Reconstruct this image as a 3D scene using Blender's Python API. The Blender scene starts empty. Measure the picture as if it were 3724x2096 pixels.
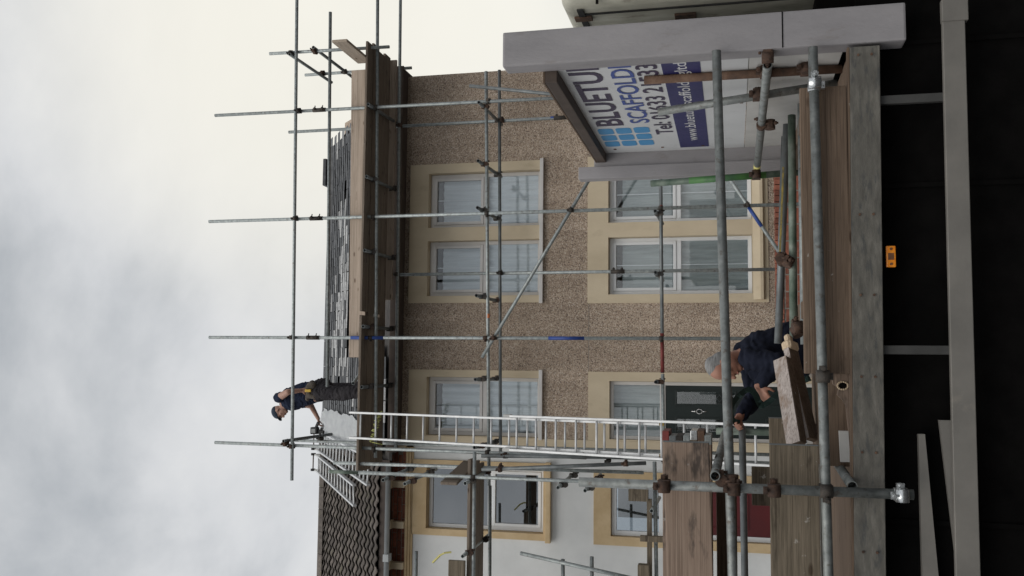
import bpy, bmesh, math, random
from mathutils import Vector, Matrix, Euler

random.seed(7)
R = math.radians
SC = bpy.context.scene
COL = SC.collection

# ---------------------------------------------------------------- camera
# phone held upright but saved sideways: picture-left is up, picture-top is right
YAW, PITCH, ROLL, EYE = R(5.0), R(13.3), R(0.6), 1.6
fwd = Vector((math.sin(YAW) * math.cos(PITCH), math.cos(YAW) * math.cos(PITCH), math.sin(PITCH)))
rt0 = Vector((math.cos(YAW), -math.sin(YAW), 0))
up0 = rt0.cross(fwd)
rgt = rt0 * math.cos(ROLL) - up0 * math.sin(ROLL)
upv = up0 * math.cos(ROLL) + rt0 * math.sin(ROLL)
cam = bpy.data.cameras.new('camera')
cam.sensor_width = 36.0
cam.lens = 32.7
cam.clip_start = 0.05
cam.clip_end = 1500
cam_ob = bpy.data.objects.new('camera', cam)
COL.objects.link(cam_ob)
m3 = Matrix((-upv, rgt, -fwd)).transposed()
cam_ob.matrix_world = Matrix.Translation((0, 0, EYE)) @ m3.to_4x4()
SC.camera = cam_ob

# ---------------------------------------------------------------- sky and sun
SUN_AZ, SUN_EL = R(205), R(52)         # high behind the cloud, over the photographer's shoulder
world = bpy.data.worlds.new('World')
SC.world = world
world.use_nodes = True
wn, wl = world.node_tree.nodes, world.node_tree.links
wn.clear()
w_out = wn.new('ShaderNodeOutputWorld')
w_sky = wn.new('ShaderNodeTexSky'); w_sky.sky_type = 'NISHITA'; w_sky.sun_disc = False
w_sky.sun_elevation = SUN_EL; w_sky.sun_rotation = SUN_AZ
w_bg1 = wn.new('ShaderNodeBackground'); w_bg1.inputs['Strength'].default_value = 0.1
wl.new(w_sky.outputs[0], w_bg1.inputs['Color'])
w_tc = wn.new('ShaderNodeTexCoord')
w_map = wn.new('ShaderNodeMapping'); w_map.inputs['Scale'].default_value = (1.0, 1.0, 1.6)
w_map.inputs['Location'].default_value = (0.35, 0.2, 0.9)
wl.new(w_tc.outputs['Generated'], w_map.inputs['Vector'])
w_n = wn.new('ShaderNodeTexNoise'); w_n.inputs['Scale'].default_value = 2.6
w_n.inputs['Detail'].default_value = 8; w_n.inputs['Roughness'].default_value = 0.54
w_n.inputs['Distortion'].default_value = 0.2
wl.new(w_map.outputs[0], w_n.inputs['Vector'])
w_r = wn.new('ShaderNodeValToRGB')
e = w_r.color_ramp.elements
e[0].position = 0.34; e[0].color = (0.47, 0.495, 0.52, 1)
e[1].position = 0.68; e[1].color = (0.88, 0.88, 0.87, 1)
k = e.new(0.5); k.color = (0.71, 0.722, 0.735, 1)
wl.new(w_n.outputs['Fac'], w_r.inputs['Fac'])
w_bg2 = wn.new('ShaderNodeBackground'); w_bg2.inputs['Strength'].default_value = 1.0
# thin, bright break in the cloud to the right of the houses
w_sd = Vector((math.sin(R(23)) * math.cos(R(21)), math.cos(R(23)) * math.cos(R(21)), math.sin(R(21))))
w_dot = wn.new('ShaderNodeVectorMath'); w_dot.operation = 'DOT_PRODUCT'; w_dot.inputs[1].default_value = w_sd
wl.new(w_tc.outputs['Generated'], w_dot.inputs[0])
w_gl = wn.new('ShaderNodeMapRange'); w_gl.interpolation_type = 'SMOOTHSTEP'
w_gl.inputs[1].default_value = 0.925; w_gl.inputs[2].default_value = 1.0; w_gl.inputs[3].default_value = 0.0; w_gl.inputs[4].default_value = 0.85
wl.new(w_dot.outputs['Value'], w_gl.inputs[0])
w_mx = wn.new('ShaderNodeMix'); w_mx.data_type = 'RGBA'
wl.new(w_gl.outputs[0], w_mx.inputs[0]); wl.new(w_r.outputs[0], w_mx.inputs[6]); w_mx.inputs[7].default_value = (1.0, 0.965, 0.85, 1)
wl.new(w_mx.outputs[2], w_bg2.inputs['Color'])
w_mix = wn.new('ShaderNodeMixShader'); w_mix.inputs[0].default_value = 0.93
wl.new(w_bg1.outputs[0], w_mix.inputs[1]); wl.new(w_bg2.outputs[0], w_mix.inputs[2])
wl.new(w_mix.outputs[0], w_out.inputs['Surface'])

sun = bpy.data.lights.new('sun', 'SUN')
sun.energy = 1.4; sun.angle = R(55); sun.color = (1.0, 0.96, 0.88)
sun_ob = bpy.data.objects.new('sun', sun)
COL.objects.link(sun_ob)
sdir = Vector((math.sin(SUN_AZ) * math.cos(SUN_EL), math.cos(SUN_AZ) * math.cos(SUN_EL), math.sin(SUN_EL)))
sun_ob.rotation_euler = sdir.to_track_quat('Z', 'Y').to_euler()

SC.render.engine = 'CYCLES'
SC.view_settings.view_transform = 'Standard'
SC.view_settings.look = 'None'
SC.view_settings.gamma = 1.0
SC.view_settings.exposure = 0.0
SC.view_settings.use_curve_mapping = False
SC.cycles.max_bounces = 6
SC.cycles.transparent_max_bounces = 12

# ---------------------------------------------------------------- materials
def new_mat(name):
    m = bpy.data.materials.new(name); m.use_nodes = True
    n = m.node_tree.nodes
    return m, n, m.node_tree.links, n['Principled BSDF']

def ramp(n, stops):
    r = n.new('ShaderNodeValToRGB'); el = r.color_ramp.elements
    while len(el) > 1: el.remove(el[0])
    el[0].position = stops[0][0]; el[0].color = (*stops[0][1], 1)
    for p, c in stops[1:]:
        x = el.new(p); x.color = (*c, 1)
    return r

def mix_rgb(n, l, a, b, fac, mode='MIX'):
    x = n.new('ShaderNodeMix'); x.data_type = 'RGBA'; x.blend_type = mode
    if isinstance(fac, (int, float)): x.inputs[0].default_value = fac
    else: l.new(fac, x.inputs[0])
    for s, i in ((a, 6), (b, 7)):
        if isinstance(s, tuple): x.inputs[i].default_value = (*s, 1)
        else: l.new(s, x.inputs[i])
    return x.outputs[2]

def noise(n, l, vec, scale, detail=4, rough=0.55, dist=0.0):
    t = n.new('ShaderNodeTexNoise'); t.inputs['Scale'].default_value = scale
    t.inputs['Detail'].default_value = detail; t.inputs['Roughness'].default_value = rough
    t.inputs['Distortion'].default_value = dist
    l.new(vec, t.inputs['Vector'])
    return t.outputs['Fac']

def coords(n, l, stretch=(1, 1, 1), rnd=0.0):
    tc = n.new('ShaderNodeTexCoord'); mp = n.new('ShaderNodeMapping')
    mp.inputs['Scale'].default_value = stretch
    l.new(tc.outputs['Object'], mp.inputs['Vector'])
    if rnd:
        oi = n.new('ShaderNodeObjectInfo'); mu = n.new('ShaderNodeMath'); mu.operation = 'MULTIPLY'
        mu.inputs[1].default_value = rnd; l.new(oi.outputs['Random'], mu.inputs[0])
        l.new(mu.outputs[0], mp.inputs['Location'])
    return mp.outputs[0]

def surf(name, stops, scale=6, stretch=(1, 1, 1), rough=0.7, metal=0.0, bump=0.0, bscale=60, detail=5,
         spot=None, rnd_val=0.0, rnd_off=0.0, dist=0.0, spec=0.5, rvar=0.1):
    """noise-coloured surface; spot=(colour, scale, threshold, amount) lays stains of their own shape on it"""
    m, n, l, b = new_mat(name)
    v = coords(n, l, stretch, rnd_off)
    f = noise(n, l, v, scale, detail, 0.6, dist)
    r = ramp(n, stops); l.new(f, r.inputs['Fac'])
    c = r.outputs[0]
    if spot:
        sc, ss, th, am = spot
        g = noise(n, l, v, ss, 5, 0.65)
        rr = ramp(n, [(th, (0, 0, 0)), (min(th + 0.12, 1), (am, am, am))]); l.new(g, rr.inputs['Fac'])
        c = mix_rgb(n, l, c, sc, rr.outputs[0])
    if rnd_val:
        oi = n.new('ShaderNodeObjectInfo'); hs = n.new('ShaderNodeHueSaturation')
        mr = n.new('ShaderNodeMapRange'); mr.inputs[3].default_value = 1 - rnd_val; mr.inputs[4].default_value = 1 + rnd_val
        l.new(oi.outputs['Random'], mr.inputs[0]); l.new(mr.outputs[0], hs.inputs['Value']); l.new(c, hs.inputs['Color'])
        c = hs.outputs[0]
    l.new(c, b.inputs['Base Color'])
    b.inputs['Metallic'].default_value = metal
    b.inputs['Specular IOR Level'].default_value = spec
    g2 = noise(n, l, v, bscale, 4)
    mr = n.new('ShaderNodeMapRange'); mr.inputs[3].default_value = max(rough - rvar, 0.03); mr.inputs[4].default_value = min(rough + rvar, 1)
    l.new(g2, mr.inputs[0]); l.new(mr.outputs[0], b.inputs['Roughness'])
    if bump:
        bp = n.new('ShaderNodeBump'); bp.inputs['Strength'].default_value = bump; bp.inputs['Distance'].default_value = 0.01
        l.new(g2, bp.inputs['Height']); l.new(bp.outputs[0], b.inputs['Normal'])
    return m

def pebbledash():
    m, n, l, b = new_mat('pebbledash')
    v = coords(n, l)
    vo = n.new('ShaderNodeTexVoronoi'); vo.inputs['Scale'].default_value = 88; l.new(v, vo.inputs['Vector'])
    sep = n.new('ShaderNodeSeparateColor'); l.new(vo.outputs['Color'], sep.inputs[0])
    r = ramp(n, [(0.0, (0.14, 0.105, 0.085)), (0.14, (0.28, 0.215, 0.17)), (0.34, (0.41, 0.32, 0.25)), (0.62, (0.50, 0.40, 0.312)), (0.85, (0.58, 0.485, 0.395)), (1.0, (0.70, 0.625, 0.54))])
    l.new(sep.outputs[0], r.inputs['Fac'])
    big = noise(n, l, v, 0.9, 4)
    rr = ramp(n, [(0.3, (0.80, 0.78, 0.76)), (0.7, (1.1, 1.08, 1.06))]); l.new(big, rr.inputs['Fac'])
    c = mix_rgb(n, l, r.outputs[0], rr.outputs[0], 1.0, 'MULTIPLY')
    stk = noise(n, l, coords(n, l, (2.6, 1, 0.22)), 2.0, 5, 0.6)
    sr_ = ramp(n, [(0.40, (0.82, 0.81, 0.80)), (0.60, (1.03, 1.03, 1.03))]); l.new(stk, sr_.inputs['Fac'])
    c = mix_rgb(n, l, c, sr_.outputs[0], 0.8, 'MULTIPLY')
    l.new(c, b.inputs['Base Color'])
    b.inputs['Roughness'].default_value = 0.85
    bp = n.new('ShaderNodeBump'); bp.inputs['Strength'].default_value = 0.7; bp.inputs['Distance'].default_value = 0.01; bp.invert = True
    l.new(vo.outputs['Distance'], bp.inputs['Height']); l.new(bp.outputs[0], b.inputs['Normal'])
    return m

def glass_mat(name, tint=(0.9, 0.95, 0.96), r0=0.06):
    m, n, l, b = new_mat(name)
    n.remove(b)
    out = n['Material Output']
    tr = n.new('ShaderNodeBsdfTransparent'); tr.inputs[0].default_value = (*tint, 1)
    gl = n.new('ShaderNodeBsdfGlossy'); gl.inputs['Roughness'].default_value = 0.015
    lw = n.new('ShaderNodeLayerWeight'); lw.inputs['Blend'].default_value = 0.5
    pw = n.new('ShaderNodeMath'); pw.operation = 'POWER'; pw.inputs[1].default_value = 5.0; l.new(lw.outputs['Facing'], pw.inputs[0])
    fr = n.new('ShaderNodeMapRange'); fr.inputs[3].default_value = r0; fr.inputs[4].default_value = 1.0; l.new(pw.outputs[0], fr.inputs[0])
    mx = n.new('ShaderNodeMixShader')
    l.new(fr.outputs[0], mx.inputs[0]); l.new(tr.outputs[0], mx.inputs[1]); l.new(gl.outputs[0], mx.inputs[2])
    l.new(mx.outputs[0], out.inputs['Surface'])
    return m

def brick_mat(name):
    return surf(name, [(0.3, (0.17, 0.055, 0.035)), (0.55, (0.27, 0.095, 0.06)), (0.75, (0.33, 0.14, 0.09))], 14, rough=0.85, bump=0.5, bscale=80, rnd_val=0.3, rnd_off=9)

def wood(name, dark, light, along='x', stain=(0.05, 0.04, 0.035), stain_amt=0.75, th=0.62, rnd=0.12):
    st = {'x': (1.2, 22, 22), 'y': (22, 1.2, 22), 'z': (22, 22, 1.2)}[along]
    m, n, l, b = new_mat(name)
    v = coords(n, l, st, 5.0)
    f = noise(n, l, v, 2.2, 6, 0.65, 0.6)
    vf = coords(n, l, tuple(q * (0.5 if q < 5 else 4.0) for q in st), 3.0)
    ff = noise(n, l, vf, 2.0, 4, 0.6, 0.2)
    r = ramp(n, [(0.28, dark), (0.72, light)]); l.new(f, r.inputs['Fac'])
    gr = ramp(n, [(0.36, (0.42, 0.4, 0.38)), (0.46, (0.92, 0.92, 0.92)), (0.7, (1.1, 1.1, 1.1))]); l.new(ff, gr.inputs['Fac'])
    c0 = mix_rgb(n, l, r.outputs[0], gr.outputs[0], 0.75, 'MULTIPLY')
    vk = n.new('ShaderNodeTexVoronoi'); vk.inputs['Scale'].default_value = 4.5; l.new(coords(n, l, tuple(0.6 if q < 5 else 1.6 for q in st), 7.0), vk.inputs['Vector'])
    kr = ramp(n, [(0.06, (0.28, 0.22, 0.18)), (0.12, (1, 1, 1))]); l.new(vk.outputs['Distance'], kr.inputs['Fac'])
    c0 = mix_rgb(n, l, c0, kr.outputs[0], 0.8, 'MULTIPLY')
    v2 = coords(n, l, tuple(1.0 if s < 5 else 3.0 for s in st), 5.0)
    g = noise(n, l, v2, 3.4, 4, 0.6)
    rr = ramp(n, [(th, (0, 0, 0)), (th + 0.1, (stain_amt,) * 3)]); l.new(g, rr.inputs['Fac'])
    c = mix_rgb(n, l, c0, stain, rr.outputs[0])
    sp_ = noise(n, l, coords(n, l, (1, 1, 1), 9.0), 17, 5, 0.7)
    spr = ramp(n, [(0.66, (0, 0, 0)), (0.70, (0.6, 0.6, 0.6))]); l.new(sp_, spr.inputs['Fac'])
    c = mix_rgb(n, l, c, (0.42, 0.4, 0.37), spr.outputs[0])
    oi = n.new('ShaderNodeObjectInfo'); hs = n.new('ShaderNodeHueSaturation')
    mr = n.new('ShaderNodeMapRange'); mr.inputs[3].default_value = 1 - rnd; mr.inputs[4].default_value = 1 + rnd
    l.new(oi.outputs['Random'], mr.inputs[0]); l.new(mr.outputs[0], hs.inputs['Value']); l.new(c, hs.inputs['Color'])
    l.new(hs.outputs[0], b.inputs['Base Color'])
    b.inputs['Roughness'].default_value = 0.82
    b.inputs['Specular IOR Level'].default_value = 0.25
    bp = n.new('ShaderNodeBump'); bp.inputs['Strength'].default_value = 0.5; bp.inputs['Distance'].default_value = 0.004
    l.new(ff, bp.inputs['Height']); l.new(bp.outputs[0], b.inputs['Normal'])
    return m

M = {}
M['pebble'] = pebbledash()
M['cream'] = surf('cream_paint', [(0.3, (0.55, 0.455, 0.32)), (0.7, (0.65, 0.55, 0.40))], 2.5, (1, 1, 0.5), rough=0.75, bump=0.2, bscale=90, spot=((0.36, 0.28, 0.18), 3, 0.58, 0.4))
M['ochre'] = surf('ochre_paint', [(0.3, (0.46, 0.33, 0.18)), (0.7, (0.6, 0.46, 0.28))], 3, rough=0.75, bump=0.15, bscale=90, spot=((0.3, 0.19, 0.09), 2.2, 0.6, 0.45))
M['render_white'] = surf('white_render', [(0.3, (0.6, 0.61, 0.61)), (0.7, (0.72, 0.73, 0.73))], 1.6, rough=0.85, bump=0.2, bscale=120)
M['upvc'] = surf('white_upvc', [(0.3, (0.6, 0.58, 0.56)), (0.7, (0.68, 0.66, 0.64))], 3, rough=0.35, rvar=0.06)
M['upvc2'] = surf('bright_upvc', [(0.3, (0.72, 0.74, 0.76)), (0.7, (0.8, 0.81, 0.82))], 3, rough=0.32, rvar=0.06)
M['glass'] = glass_mat('window_glass', (0.95, 0.97, 0.98), 0.10)
M['glass_dark'] = glass_mat('deep_window_glass', (0.55, 0.6, 0.64), 0.27)
M['curtain'] = surf('white_curtain', [(0.25, (0.58, 0.62, 0.65)), (0.75, (0.82, 0.85, 0.87))], 2, (14, 1, 0.6), rough=0.95, spec=0.1)
M['net'] = surf('grey_net_curtain', [(0.25, (0.24, 0.27, 0.27)), (0.75, (0.46, 0.5, 0.5))], 2, (10, 1, 0.8), rough=0.95, spec=0.1)
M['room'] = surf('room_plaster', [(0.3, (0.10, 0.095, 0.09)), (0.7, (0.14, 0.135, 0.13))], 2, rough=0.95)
M['green_door'] = surf('dark_green_paint', [(0.3, (0.005, 0.011, 0.01)), (0.7, (0.009, 0.018, 0.016))], 3, rough=0.35)
M['red_door'] = surf('red_door_paint', [(0.3, (0.075, 0.004, 0.006)), (0.7, (0.105, 0.007, 0.009))], 3, rough=0.4)  # lowered red: the shade on the door is put into its colour
M['slate'] = surf('slate', [(0.3, (0.045, 0.048, 0.053)), (0.55, (0.08, 0.083, 0.089)), (0.75, (0.135, 0.138, 0.14))], 9, (1, 1, 1), rough=0.6, bump=0.5, bscale=70, rnd_val=0.45, rnd_off=11)
M['slate_pale'] = surf('weathered_slate', [(0.25, (0.16, 0.163, 0.166)), (0.5, (0.33, 0.332, 0.335)), (0.75, (0.5, 0.5, 0.49))], 16, rough=0.75, bump=0.5, bscale=60, rnd_val=0.25, rnd_off=7)
M['roof_felt'] = surf('old_roof_felt', [(0.3, (0.035, 0.033, 0.033)), (0.7, (0.08, 0.072, 0.066))], 7, rough=0.95, bump=0.3, bscale=40)
M['tile'] = surf('concrete_tile', [(0.3, (0.07, 0.06, 0.054)), (0.55, (0.115, 0.098, 0.087)), (0.75, (0.17, 0.148, 0.13))], 13, rough=0.9, bump=0.6, bscale=90, rnd_val=0.38, rnd_off=13, spot=((0.1, 0.1, 0.05), 3.5, 0.56, 0.5))
M['membrane'] = surf('roofing_membrane', [(0.3, (0.66, 0.68, 0.7)), (0.7, (0.8, 0.82, 0.83))], 5, rough=0.7, bump=0.3, bscale=20)
M['brick'] = brick_mat('red_brick')
M['mortar'] = surf('mortar', [(0.3, (0.22, 0.19, 0.165)), (0.7, (0.3, 0.27, 0.24))], 20, rough=0.95, bump=0.3)
M['galv'] = surf('galvanised_steel', [(0.25, (0.2, 0.22, 0.225)), (0.55, (0.33, 0.36, 0.36)), (0.8, (0.46, 0.49, 0.48))], 7, (3, 3, 3), rough=0.5, metal=0.55, bump=0.1, bscale=150, spot=((0.12, 0.088, 0.068), 9, 0.57, 0.75), rnd_val=0.25, rnd_off=17)
M['galv_dark'] = surf('dark_galvanised_steel', [(0.25, (0.1, 0.11, 0.115)), (0.55, (0.17, 0.185, 0.19)), (0.8, (0.26, 0.28, 0.28))], 7, rough=0.5, metal=0.5, bump=0.1, bscale=150, spot=((0.1, 0.07, 0.05), 5, 0.6, 0.6), rnd_val=0.2, rnd_off=17)
M['galv_mid'] = surf('worn_steel_tube', [(0.25, (0.13, 0.14, 0.14)), (0.55, (0.22, 0.235, 0.23)), (0.8, (0.33, 0.345, 0.335))], 7, (3, 3, 3), rough=0.5, metal=0.45, bump=0.12, bscale=150, spot=((0.1, 0.078, 0.062), 9, 0.56, 0.75), rnd_val=0.15, rnd_off=17)
M['galv_green'] = surf('green_stained_tube', [(0.3, (0.06, 0.095, 0.07)), (0.5, (0.12, 0.155, 0.125)), (0.7, (0.24, 0.275, 0.24))], 9, rough=0.6, metal=0.3, bump=0.1, bscale=150, rnd_off=17)
M['green_paint'] = surf('green_tube_paint', [(0.3, (0.03, 0.08, 0.04)), (0.5, (0.06, 0.17, 0.05)), (0.75, (0.11, 0.25, 0.07))], 5, rough=0.55, spot=((0.06, 0.06, 0.05), 9, 0.58, 0.8))
M['rust'] = surf('rusty_steel', [(0.25, (0.06, 0.042, 0.034)), (0.5, (0.12, 0.07, 0.047)), (0.75, (0.19, 0.125, 0.09))], 14, rough=0.85, metal=0.2, bump=0.35, bscale=110, rnd_val=0.2, rnd_off=5)
M['coupler'] = surf('coupler_steel', [(0.3, (0.04, 0.04, 0.04)), (0.55, (0.075, 0.065, 0.057)), (0.75, (0.13, 0.105, 0.085))], 18, rough=0.7, metal=0.5, bump=0.3, bscale=120, rnd_val=0.35, rnd_off=5)
M['zinc'] = surf('bright_zinc', [(0.3, (0.5, 0.52, 0.53)), (0.7, (0.72, 0.74, 0.75))], 30, rough=0.28, metal=0.9)
M['blue_paint'] = surf('blue_tube_paint', [(0.3, (0.015, 0.045, 0.2)), (0.7, (0.03, 0.075, 0.3))], 12, rough=0.5, spot=((0.1, 0.11, 0.12), 10, 0.64, 0.7))
M['red_paint'] = surf('red_tube_paint', [(0.3, (0.11, 0.015, 0.015)), (0.7, (0.22, 0.035, 0.03))], 12, rough=0.55, spot=((0.06, 0.05, 0.05), 9, 0.58, 0.8))
M['orange_paint'] = surf('orange_paint', [(0.3, (0.6, 0.16, 0.05)), (0.7, (0.7, 0.22, 0.08))], 12, rough=0.6)
M['yellow'] = surf('yellow_plastic', [(0.3, (0.55, 0.5, 0.16)), (0.7, (0.68, 0.63, 0.25))], 14, rough=0.6)
M['yellow_faded'] = surf('faded_yellow_paint', [(0.35, (0.12, 0.11, 0.07)), (0.6, (0.34, 0.26, 0.06))], 25, rough=0.7)
M['yellow_strong'] = surf('yellow_tool_plastic', [(0.3, (0.6, 0.38, 0.03)), (0.7, (0.7, 0.47, 0.06))], 14, rough=0.5)
M['deck'] = wood('deck_board', (0.15, 0.12, 0.097), (0.25, 0.205, 0.165), 'x')
M['toe'] = wood('toe_board', (0.40, 0.32, 0.255), (0.52, 0.43, 0.355), 'x', (0.14, 0.1, 0.075), 0.65, 0.6)
M['toe_y'] = wood('return_toe_board', (0.36, 0.3, 0.24), (0.5, 0.42, 0.34), 'y', (0.11, 0.075, 0.05), 0.6, 0.66)
M['board'] = wood('scaffold_board', (0.21, 0.15, 0.115), (0.31, 0.235, 0.185), 'x', (0.055, 0.045, 0.04), 0.85, 0.53)
M['board_old'] = wood('old_scaffold_board', (0.085, 0.07, 0.05), (0.22, 0.18, 0.135), 'x', (0.04, 0.03, 0.022), 0.75, 0.58)
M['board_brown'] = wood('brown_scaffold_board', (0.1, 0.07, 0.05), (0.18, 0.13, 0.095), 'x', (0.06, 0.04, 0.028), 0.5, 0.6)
M['timber'] = wood('lit_weathered_timber', (0.34, 0.295, 0.27), (0.54, 0.475, 0.445), 'x', (0.2, 0.13, 0.085), 0.85, 0.58)
M['fresh'] = surf('fresh_split_wood', [(0.3, (0.5, 0.38, 0.25)), (0.7, (0.68, 0.55, 0.4))], 16, (1, 6, 6), rough=0.85, bump=0.4)
M['steel_grey'] = surf('grey_painted_steel', [(0.3, (0.25, 0.24, 0.25)), (0.7, (0.33, 0.315, 0.325))], 5, (1, 1, 0.35), rough=0.55, bump=0.2, bscale=90, detail=9, spot=((0.16, 0.13, 0.11), 12, 0.6, 0.35))
M['rail'] = surf('worn_grey_side_rail', [(0.3, (0.075, 0.071, 0.062)), (0.55, (0.125, 0.118, 0.103)), (0.8, (0.2, 0.188, 0.165))], 9, (1, 4, 4), rough=0.7, bump=0.25, bscale=120, detail=9, spot=((0.055, 0.058, 0.058), 7, 0.53, 0.75))
M['guard'] = surf('guard_aluminium', [(0.3, (0.155, 0.147, 0.135)), (0.7, (0.21, 0.198, 0.18))], 4, rough=0.6, metal=0.15, bump=0.05, spot=((0.3, 0.27, 0.23), 5, 0.66, 0.5))
M['chassis'] = surf('chassis_black', [(0.3, (0.003, 0.0028, 0.0028)), (0.7, (0.0065, 0.006, 0.0058))], 6, rough=0.95, rvar=0.03, bump=0.1, spec=0.06)
M['tank'] = surf('grey_tank', [(0.3, (0.03, 0.03, 0.029)), (0.7, (0.06, 0.06, 0.058))], 6, rough=0.6)
M['cab'] = surf('white_cab_paint', [(0.3, (0.68, 0.7, 0.71)), (0.7, (0.77, 0.78, 0.79))], 3, rough=0.3, spot=((0.45, 0.44, 0.4), 4, 0.62, 0.5))
M['cab_dirty'] = surf('dirty_cab_paint', [(0.3, (0.3, 0.29, 0.24)), (0.55, (0.46, 0.45, 0.38)), (0.75, (0.6, 0.6, 0.53))], 4, (2, 2, 0.8), rough=0.6, spot=((0.14, 0.11, 0.08), 5, 0.6, 0.7))
M['rust_dark'] = surf('dark_rusted_fitting', [(0.25, (0.035, 0.026, 0.022)), (0.5, (0.075, 0.045, 0.033)), (0.75, (0.13, 0.075, 0.05))], 30, rough=0.8, metal=0.3, bump=0.35, bscale=110, rnd_val=0.25, rnd_off=5)
M['rubber'] = surf('black_rubber', [(0.3, (0.012, 0.012, 0.012)), (0.7, (0.025, 0.025, 0.025))], 9, rough=0.8)
M['black'] = surf('black_plastic', [(0.3, (0.012, 0.012, 0.013)), (0.7, (0.03, 0.03, 0.032))], 9, rough=0.5)
M['grey_plastic'] = surf('grey_plastic', [(0.3, (0.3, 0.31, 0.31)), (0.7, (0.42, 0.43, 0.43))], 9, rough=0.5)
M['marker'] = surf('orange_marker_lens', [(0.3, (0.85, 0.24, 0.015)), (0.7, (0.95, 0.34, 0.03))], 30, rough=0.2, bump=0.2)
M['marker_dark'] = surf('marker_fixing', [(0.3, (0.12, 0.05, 0.02)), (0.7, (0.2, 0.08, 0.03))], 30, rough=0.5)
M['sign'] = surf('white_sign_board', [(0.3, (0.58, 0.59, 0.6)), (0.7, (0.66, 0.67, 0.68))], 3, rough=0.45, spot=((0.42, 0.42, 0.42), 4, 0.64, 0.5))
M['sign_low'] = surf('scuffed_white_panel', [(0.3, (0.46, 0.45, 0.43)), (0.7, (0.58, 0.57, 0.55))], 5, rough=0.5, spot=((0.2, 0.17, 0.15), 6, 0.62, 0.6))
M['print_dark'] = surf('dark_purple_print', [(0.3, (0.035, 0.025, 0.06)), (0.7, (0.05, 0.035, 0.08))], 9, rough=0.5)
M['print_blue'] = surf('blue_print', [(0.3, (0.04, 0.07, 0.27)), (0.7, (0.05, 0.09, 0.32))], 9, rough=0.5)
M['print_sky'] = surf('sky_blue_print', [(0.3, (0.05, 0.26, 0.52)), (0.7, (0.07, 0.3, 0.58))], 9, rough=0.5)
M['print_navy'] = surf('navy_print', [(0.3, (0.02, 0.02, 0.1)), (0.7, (0.03, 0.03, 0.13))], 9, rough=0.5)
M['print_white'] = surf('white_print', [(0.3, (0.56, 0.57, 0.58)), (0.7, (0.66, 0.66, 0.67))], 9, rough=0.5)
M['alu'] = surf('ladder_aluminium', [(0.3, (0.5, 0.51, 0.52)), (0.7, (0.68, 0.69, 0.7))], 9, rough=0.42, metal=0.25, spot=((0.35, 0.33, 0.3), 14, 0.68, 0.6))
M['alu_dull'] = surf('dull_aluminium', [(0.3, (0.42, 0.42, 0.41)), (0.7, (0.58, 0.58, 0.57))], 8, rough=0.5, metal=0.3)
M['skin'] = surf('skin', [(0.3, (0.27, 0.125, 0.085)), (0.7, (0.36, 0.18, 0.125))], 9, rough=0.55)
M['skin_pale'] = surf('tanned_arm_skin', [(0.3, (0.34, 0.19, 0.14)), (0.7, (0.42, 0.25, 0.19))], 9, rough=0.55)
M['hair'] = surf('grey_hair', [(0.3, (0.1, 0.1, 0.1)), (0.7, (0.3, 0.3, 0.3))], 20, (1, 1, 8), rough=0.7, bump=0.5, bscale=90)
M['navy'] = surf('navy_sweatshirt', [(0.3, (0.009, 0.011, 0.02)), (0.7, (0.018, 0.021, 0.035))], 8, rough=0.95, bump=0.4, bscale=35, spec=0.1)
M['navy_tee'] = surf('navy_tee_shirt', [(0.3, (0.015, 0.02, 0.038)), (0.7, (0.028, 0.037, 0.066))], 8, rough=0.95, bump=0.4, bscale=30, spec=0.1)
M['trouser'] = surf('dark_work_trousers', [(0.3, (0.03, 0.028, 0.032)), (0.7, (0.06, 0.056, 0.06))], 8, rough=0.95, bump=0.4, bscale=30, spec=0.1)
M['leather'] = surf('worn_tool_belt', [(0.3, (0.06, 0.05, 0.04)), (0.7, (0.12, 0.1, 0.08))], 14, rough=0.8, bump=0.3)
M['cap'] = surf('dark_blue_cap', [(0.3, (0.018, 0.03, 0.05)), (0.7, (0.035, 0.05, 0.08))], 12, rough=0.9)
M['strap'] = surf('green_strap', [(0.3, (0.045, 0.09, 0.082)), (0.7, (0.075, 0.13, 0.12))], 20, rough=0.8)
M['rope'] = surf('yellow_rope', [(0.3, (0.3, 0.32, 0.1)), (0.7, (0.46, 0.46, 0.16))], 40, rough=0.8, bump=0.4, bscale=200)
M['asphalt'] = surf('asphalt', [(0.3, (0.016, 0.016, 0.0165)), (0.7, (0.03, 0.03, 0.03))], 3, rough=0.9, bump=0.4, bscale=120, detail=8)
M['paving'] = surf('concrete_paving', [(0.3, (0.17, 0.165, 0.155)), (0.7, (0.25, 0.245, 0.23))], 3, rough=0.9, bump=0.3, bscale=70)
M['kerb'] = surf('granite_kerb', [(0.3, (0.2, 0.2, 0.2)), (0.7, (0.29, 0.29, 0.28))], 12, rough=0.85, bump=0.3)
M['gutter'] = surf('grey_gutter', [(0.3, (0.3, 0.32, 0.33)), (0.7, (0.4, 0.42, 0.43))], 6, rough=0.45)
M['soffit'] = surf('dark_brown_paint', [(0.3, (0.05, 0.036, 0.03)), (0.7, (0.085, 0.062, 0.05))], 6, rough=0.7)
M['silver'] = surf('chrome_fitting', [(0.3, (0.7, 0.7, 0.7)), (0.7, (0.8, 0.8, 0.8))], 9, rough=0.2, metal=0.9)
M['eye'] = surf('eye_dark', [(0.3, (0.02, 0.015, 0.012)), (0.7, (0.04, 0.03, 0.025))], 9, rough=0.2)
M['lip'] = surf('lip', [(0.3, (0.3, 0.1, 0.08)), (0.7, (0.36, 0.13, 0.1))], 9, rough=0.5)

# ---------------------------------------------------------------- helpers
ORIGIN = {}
def wparent(o, parent):
    o.parent = parent
    off = ORIGIN.get(parent.name)
    if off is not None: o.matrix_parent_inverse = Matrix.Translation(-off)

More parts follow.
